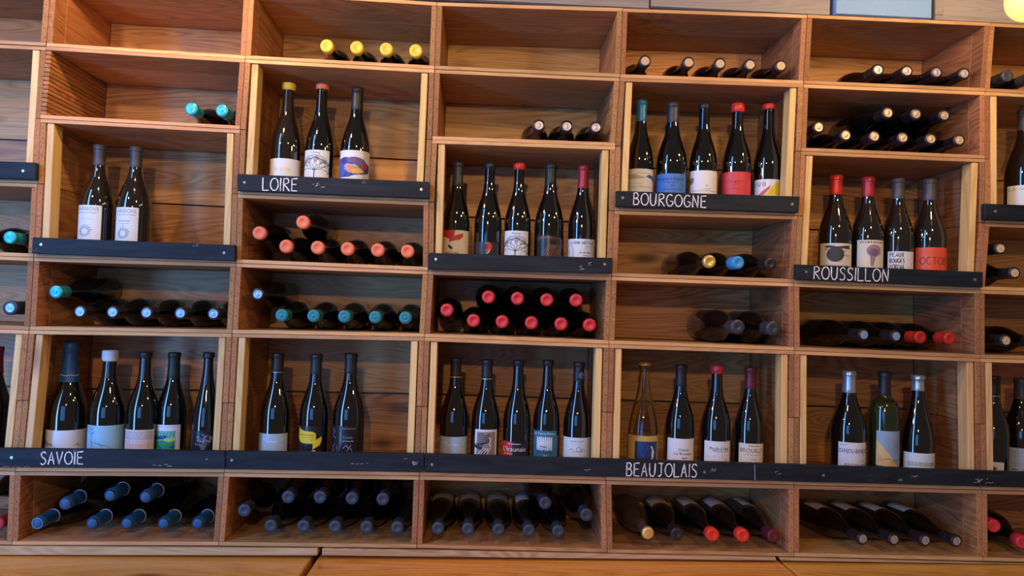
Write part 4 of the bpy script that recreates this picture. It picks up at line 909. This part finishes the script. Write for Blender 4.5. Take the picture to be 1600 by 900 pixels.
lie(2, 4, 'crate right under LOIRE rail', 'orange-waxed bottle', 'orange_wax', [(447, 387), (495.7, 389.7), (542.7, 391.7), (591.7, 392), (639, 393.7)])
lie(2, 4, 'crate right under LOIRE rail', 'orange-waxed bottle', 'orange_wax', [(405, 364), (473, 348, {'lab': (WHITE, .2, .9)})], layer='upper')
lie(2, 3, 'second crate under LOIRE rail', 'teal-capped bottle', 'teal_foil', [(440, 494), (489.7, 496), (537.7, 498), (586, 500, {'lab': (SILV, 0, .9)}), (635, 500, {'lab': (SILV, 0, .9)})], disc='teal_foil')
lie(2, 3, 'second crate under LOIRE rail', 'raised bottle with painted pale blue reflection at left', 'dark_purple_foil', [(403, 459.7)], layer='upper', disc='pearl_blue_glint')
lie(3, 3, 'crate full of red wax, middle column', 'red-waxed bottle', 'red_wax', [(739, 506), (785, 508), (831, 509.5), (876.7, 509.5), (922, 509.7)], Rr=.0372)
lie(3, 3, 'crate full of red wax, middle column', 'red-waxed bottle', 'red_wax', [(697.6, 485), (762, 467), (808, 468.5, {'lab': (SILV, 0, .9)}), (853.6, 471), (900, 470.4, {'lab': (SILV, 0, .9)})], layer='upper', Rr=.0372)
lie(1, 3, 'crate between the SAVOIE niches', 'bottle with painted blue reflection', 'dark_purple_foil', [(125, 488), (176, 489, {'lab': (SILV, .2, .8)}), (229, 490, {'lab': (SILV, .1, .8)}), (282, 490), (336, 491)], disc='pearl_blue_glint')
lie(1, 3, 'crate between the SAVOIE niches', 'raised bottle with painted cyan reflection at left', 'cyan_glint_foil', [(87, 456, {'dz': .012, 'lab': (WHITE, .1, .5)})], layer='upper', disc='cyan_glint_foil')
lie_two = False
lie(0, 4, 'crate under left-edge rail', 'bottle with painted cyan reflection', 'cyan_glint_foil', [(15, 371)], disc='cyan_glint_foil')
lie(0, 4, 'crate under left-edge rail', 'dark bottle cut by crate side', 'black_foil', [(-34, 371)])
lie(0, 3, 'second crate under left-edge rail', 'large bottle with painted blue reflection on top', 'steel_foil', [(21, 483)], disc='pearl_blue_glint', Rr=.044)
lie(4, 4, 'crate under BOURGOGNE rail', 'gold-capped bottle', 'gold', [(1109, 411.8)], kind='wax', ln=.014, lab=(WHITE, -.9, .7), dx=-.03)
lie(4, 4, 'crate under BOURGOGNE rail', 'blue-waxed bottle', 'blue_wax', [(1153, 413.5)], ln=.045, dx=-.03)
lie(4, 4, 'crate under BOURGOGNE rail', 'black-capped bottle', 'black_foil', [(1204, 413)], dx=-.03)
lie(4, 3, 'second crate under BOURGOGNE rail', 'magnum-like dark bottle on the left', 'slate_foil', [(1152.8, 515)], Rr=.046, H=.282, lab=(WHITE, -.5, .6), dx=-.02)
lie(4, 3, 'second crate under BOURGOGNE rail', 'magnum-like dark bottle on the right', 'slate_foil', [(1208.6, 514)], Rr=.046, H=.282, lab=(SILV, -.3, .6), dx=-.02)
lie(5, 3, 'crate under ROUSSILLON rail', 'silver-topped bottle', 'dark_purple_foil', [(1349.7, 524.7), (1400, 527)], disc='pearl_blue_glint', dx=-.04)
lie(5, 3, 'crate under ROUSSILLON rail', 'red-capsuled bottle', 'red_foil', [(1439, 528), (1485, 529)], dx=-.03)
lie(6, 4, 'crate under right-edge rail', 'tan-topped bottle lying upper left', 'black_foil', [(1556, 392)], layer='upper', disc='tan')
lie(6, 4, 'crate under right-edge rail', 'tan-topped bottle at the bottom', 'black_foil', [(1583, 428)], disc='tan')
lie(6, 3, 'second crate under right-edge rail', 'tan-topped dark bottle', 'black_foil', [(1571.7, 533)], disc='tan', dx=-.01)
lie(6, 3, 'second crate under right-edge rail', 'dark bottle cut by right edge', 'black_foil', [(1622, 534)], disc='tan')
# bottom row
lie_two = True
lie(1, 0, 'crate under the word SAVOIE', 'blue-foiled bottle', 'navy_foil', [(57.5, 821.7), (147.5, 822.5), (200, 821.7), (254.5, 823), (308.5, 823.5)], Rr=.0425, H=.287, style='c', kind='champ', ln=.080, yt=.006)
lie(1, 0, 'crate under the word SAVOIE', 'blue-foiled bottle', 'navy_foil', [(102.5, 793), (173, 776.7), (226, 782, {'lab': (WHITE, .3, .7)})], Rr=.0425, H=.287, style='c', kind='champ', ln=.080, layer='upper', yt=.006)
lie(2, 0, 'bottom-row crate left of middle', 'slate-capped bottle', 'steel_foil', [(423, 820.5), (474, 819.5), (523.5, 819.5), (572.8, 819.5), (621.8, 821.8)])
lie(2, 0, 'bottom-row crate left of middle', 'slate-capped bottle', 'steel_foil', [(379.5, 797.5), (450, 776.8), (500, 777), (549.8, 778.8), (598, 780)], layer='upper')
lie(3, 0, 'middle bottom-row crate', 'slate-capped bottle', 'steel_foil', [(683, 826, {'lab': (SILV, 0, .85)}), (731, 826, {'lab': (SILV, 0, .85)}), (779, 827, {'lab': (SILV, 0, .85)}), (827, 827, {'lab': (WHITE, .1, .7)}), (872.6, 825)])
lie_two = False
lie(3, 0, 'middle bottom-row crate', 'slate-capped bottle lying on top', 'steel_foil', [(852, 786, {'dx': -.012})], layer='upper')
lie(3, 0, 'middle bottom-row crate', 'slate-capped bottle leaning at right side', 'steel_foil', [(916, 805, {'dx': -.01})], layer='upper')
lie(4, 0, 'crate under BEAUJOLAIS', 'dusty tan bottle with gold crown cap', 'gold', [(1013, 830.8)], glass=GLASS_TAN, kind='crown', ln=.01, dx=-.012)
lie(4, 0, 'crate under BEAUJOLAIS', 'black-capped bottle with white label', 'black_foil', [(1058, 831)], lab=(WHITE, 0, .85))
lie(4, 0, 'crate under BEAUJOLAIS', 'left red-waxed bottle with white label', 'bright_red_wax', [(1114, 831)], ln=.03, lab=(WHITE, -.1, .8), dx=-.01)
lie(4, 0, 'crate under BEAUJOLAIS', 'right red-waxed bottle with white label', 'bright_red_wax', [(1161, 832.5)], ln=.03, lab=(WHITE, -.1, .85), dx=-.01)
lie(4, 0, 'crate under BEAUJOLAIS', 'dark maroon-capped bottle at right', 'maroon_foil', [(1209, 832)], lab=(WHITE, -.4, .75), dx=-.012)
lie_two = False
lie(5, 0, 'bottom-row crate with silver-tipped capsules', 'silver-tipped bottle', 'dark_purple_foil', [(1348, 839), (1397, 840.5), (1445.8, 842.5), (1494.5, 844)], lab=(WHITE, -.15, .8), disc='silver_foil', ln=.05, dx=-.035, yt=.006)
lie(6, 0, 'bottom-row crate at the right edge', 'red-waxed bottle', 'red_wax', [(1553, 821.7, {'free': 1, 'dx': .038}), (1598, 850, {'dx': .05})], ln=.04)
lie(0, 0, 'bottom-row crate at the left edge', 'dark red capped bottle', 'dark_red_foil', [(-4, 822, {'free': 1, 'dx': -.01})], lab=(GREYB, .2, .8), ln=.06)
lie(0, 0, 'bottom-row crate at the left edge', 'dark bottle above the red-capped one', 'dark_red_foil', [(-30, 790, {'dx': .02})], layer='upper', lab=(GREYB, .2, .8))
build_lying()
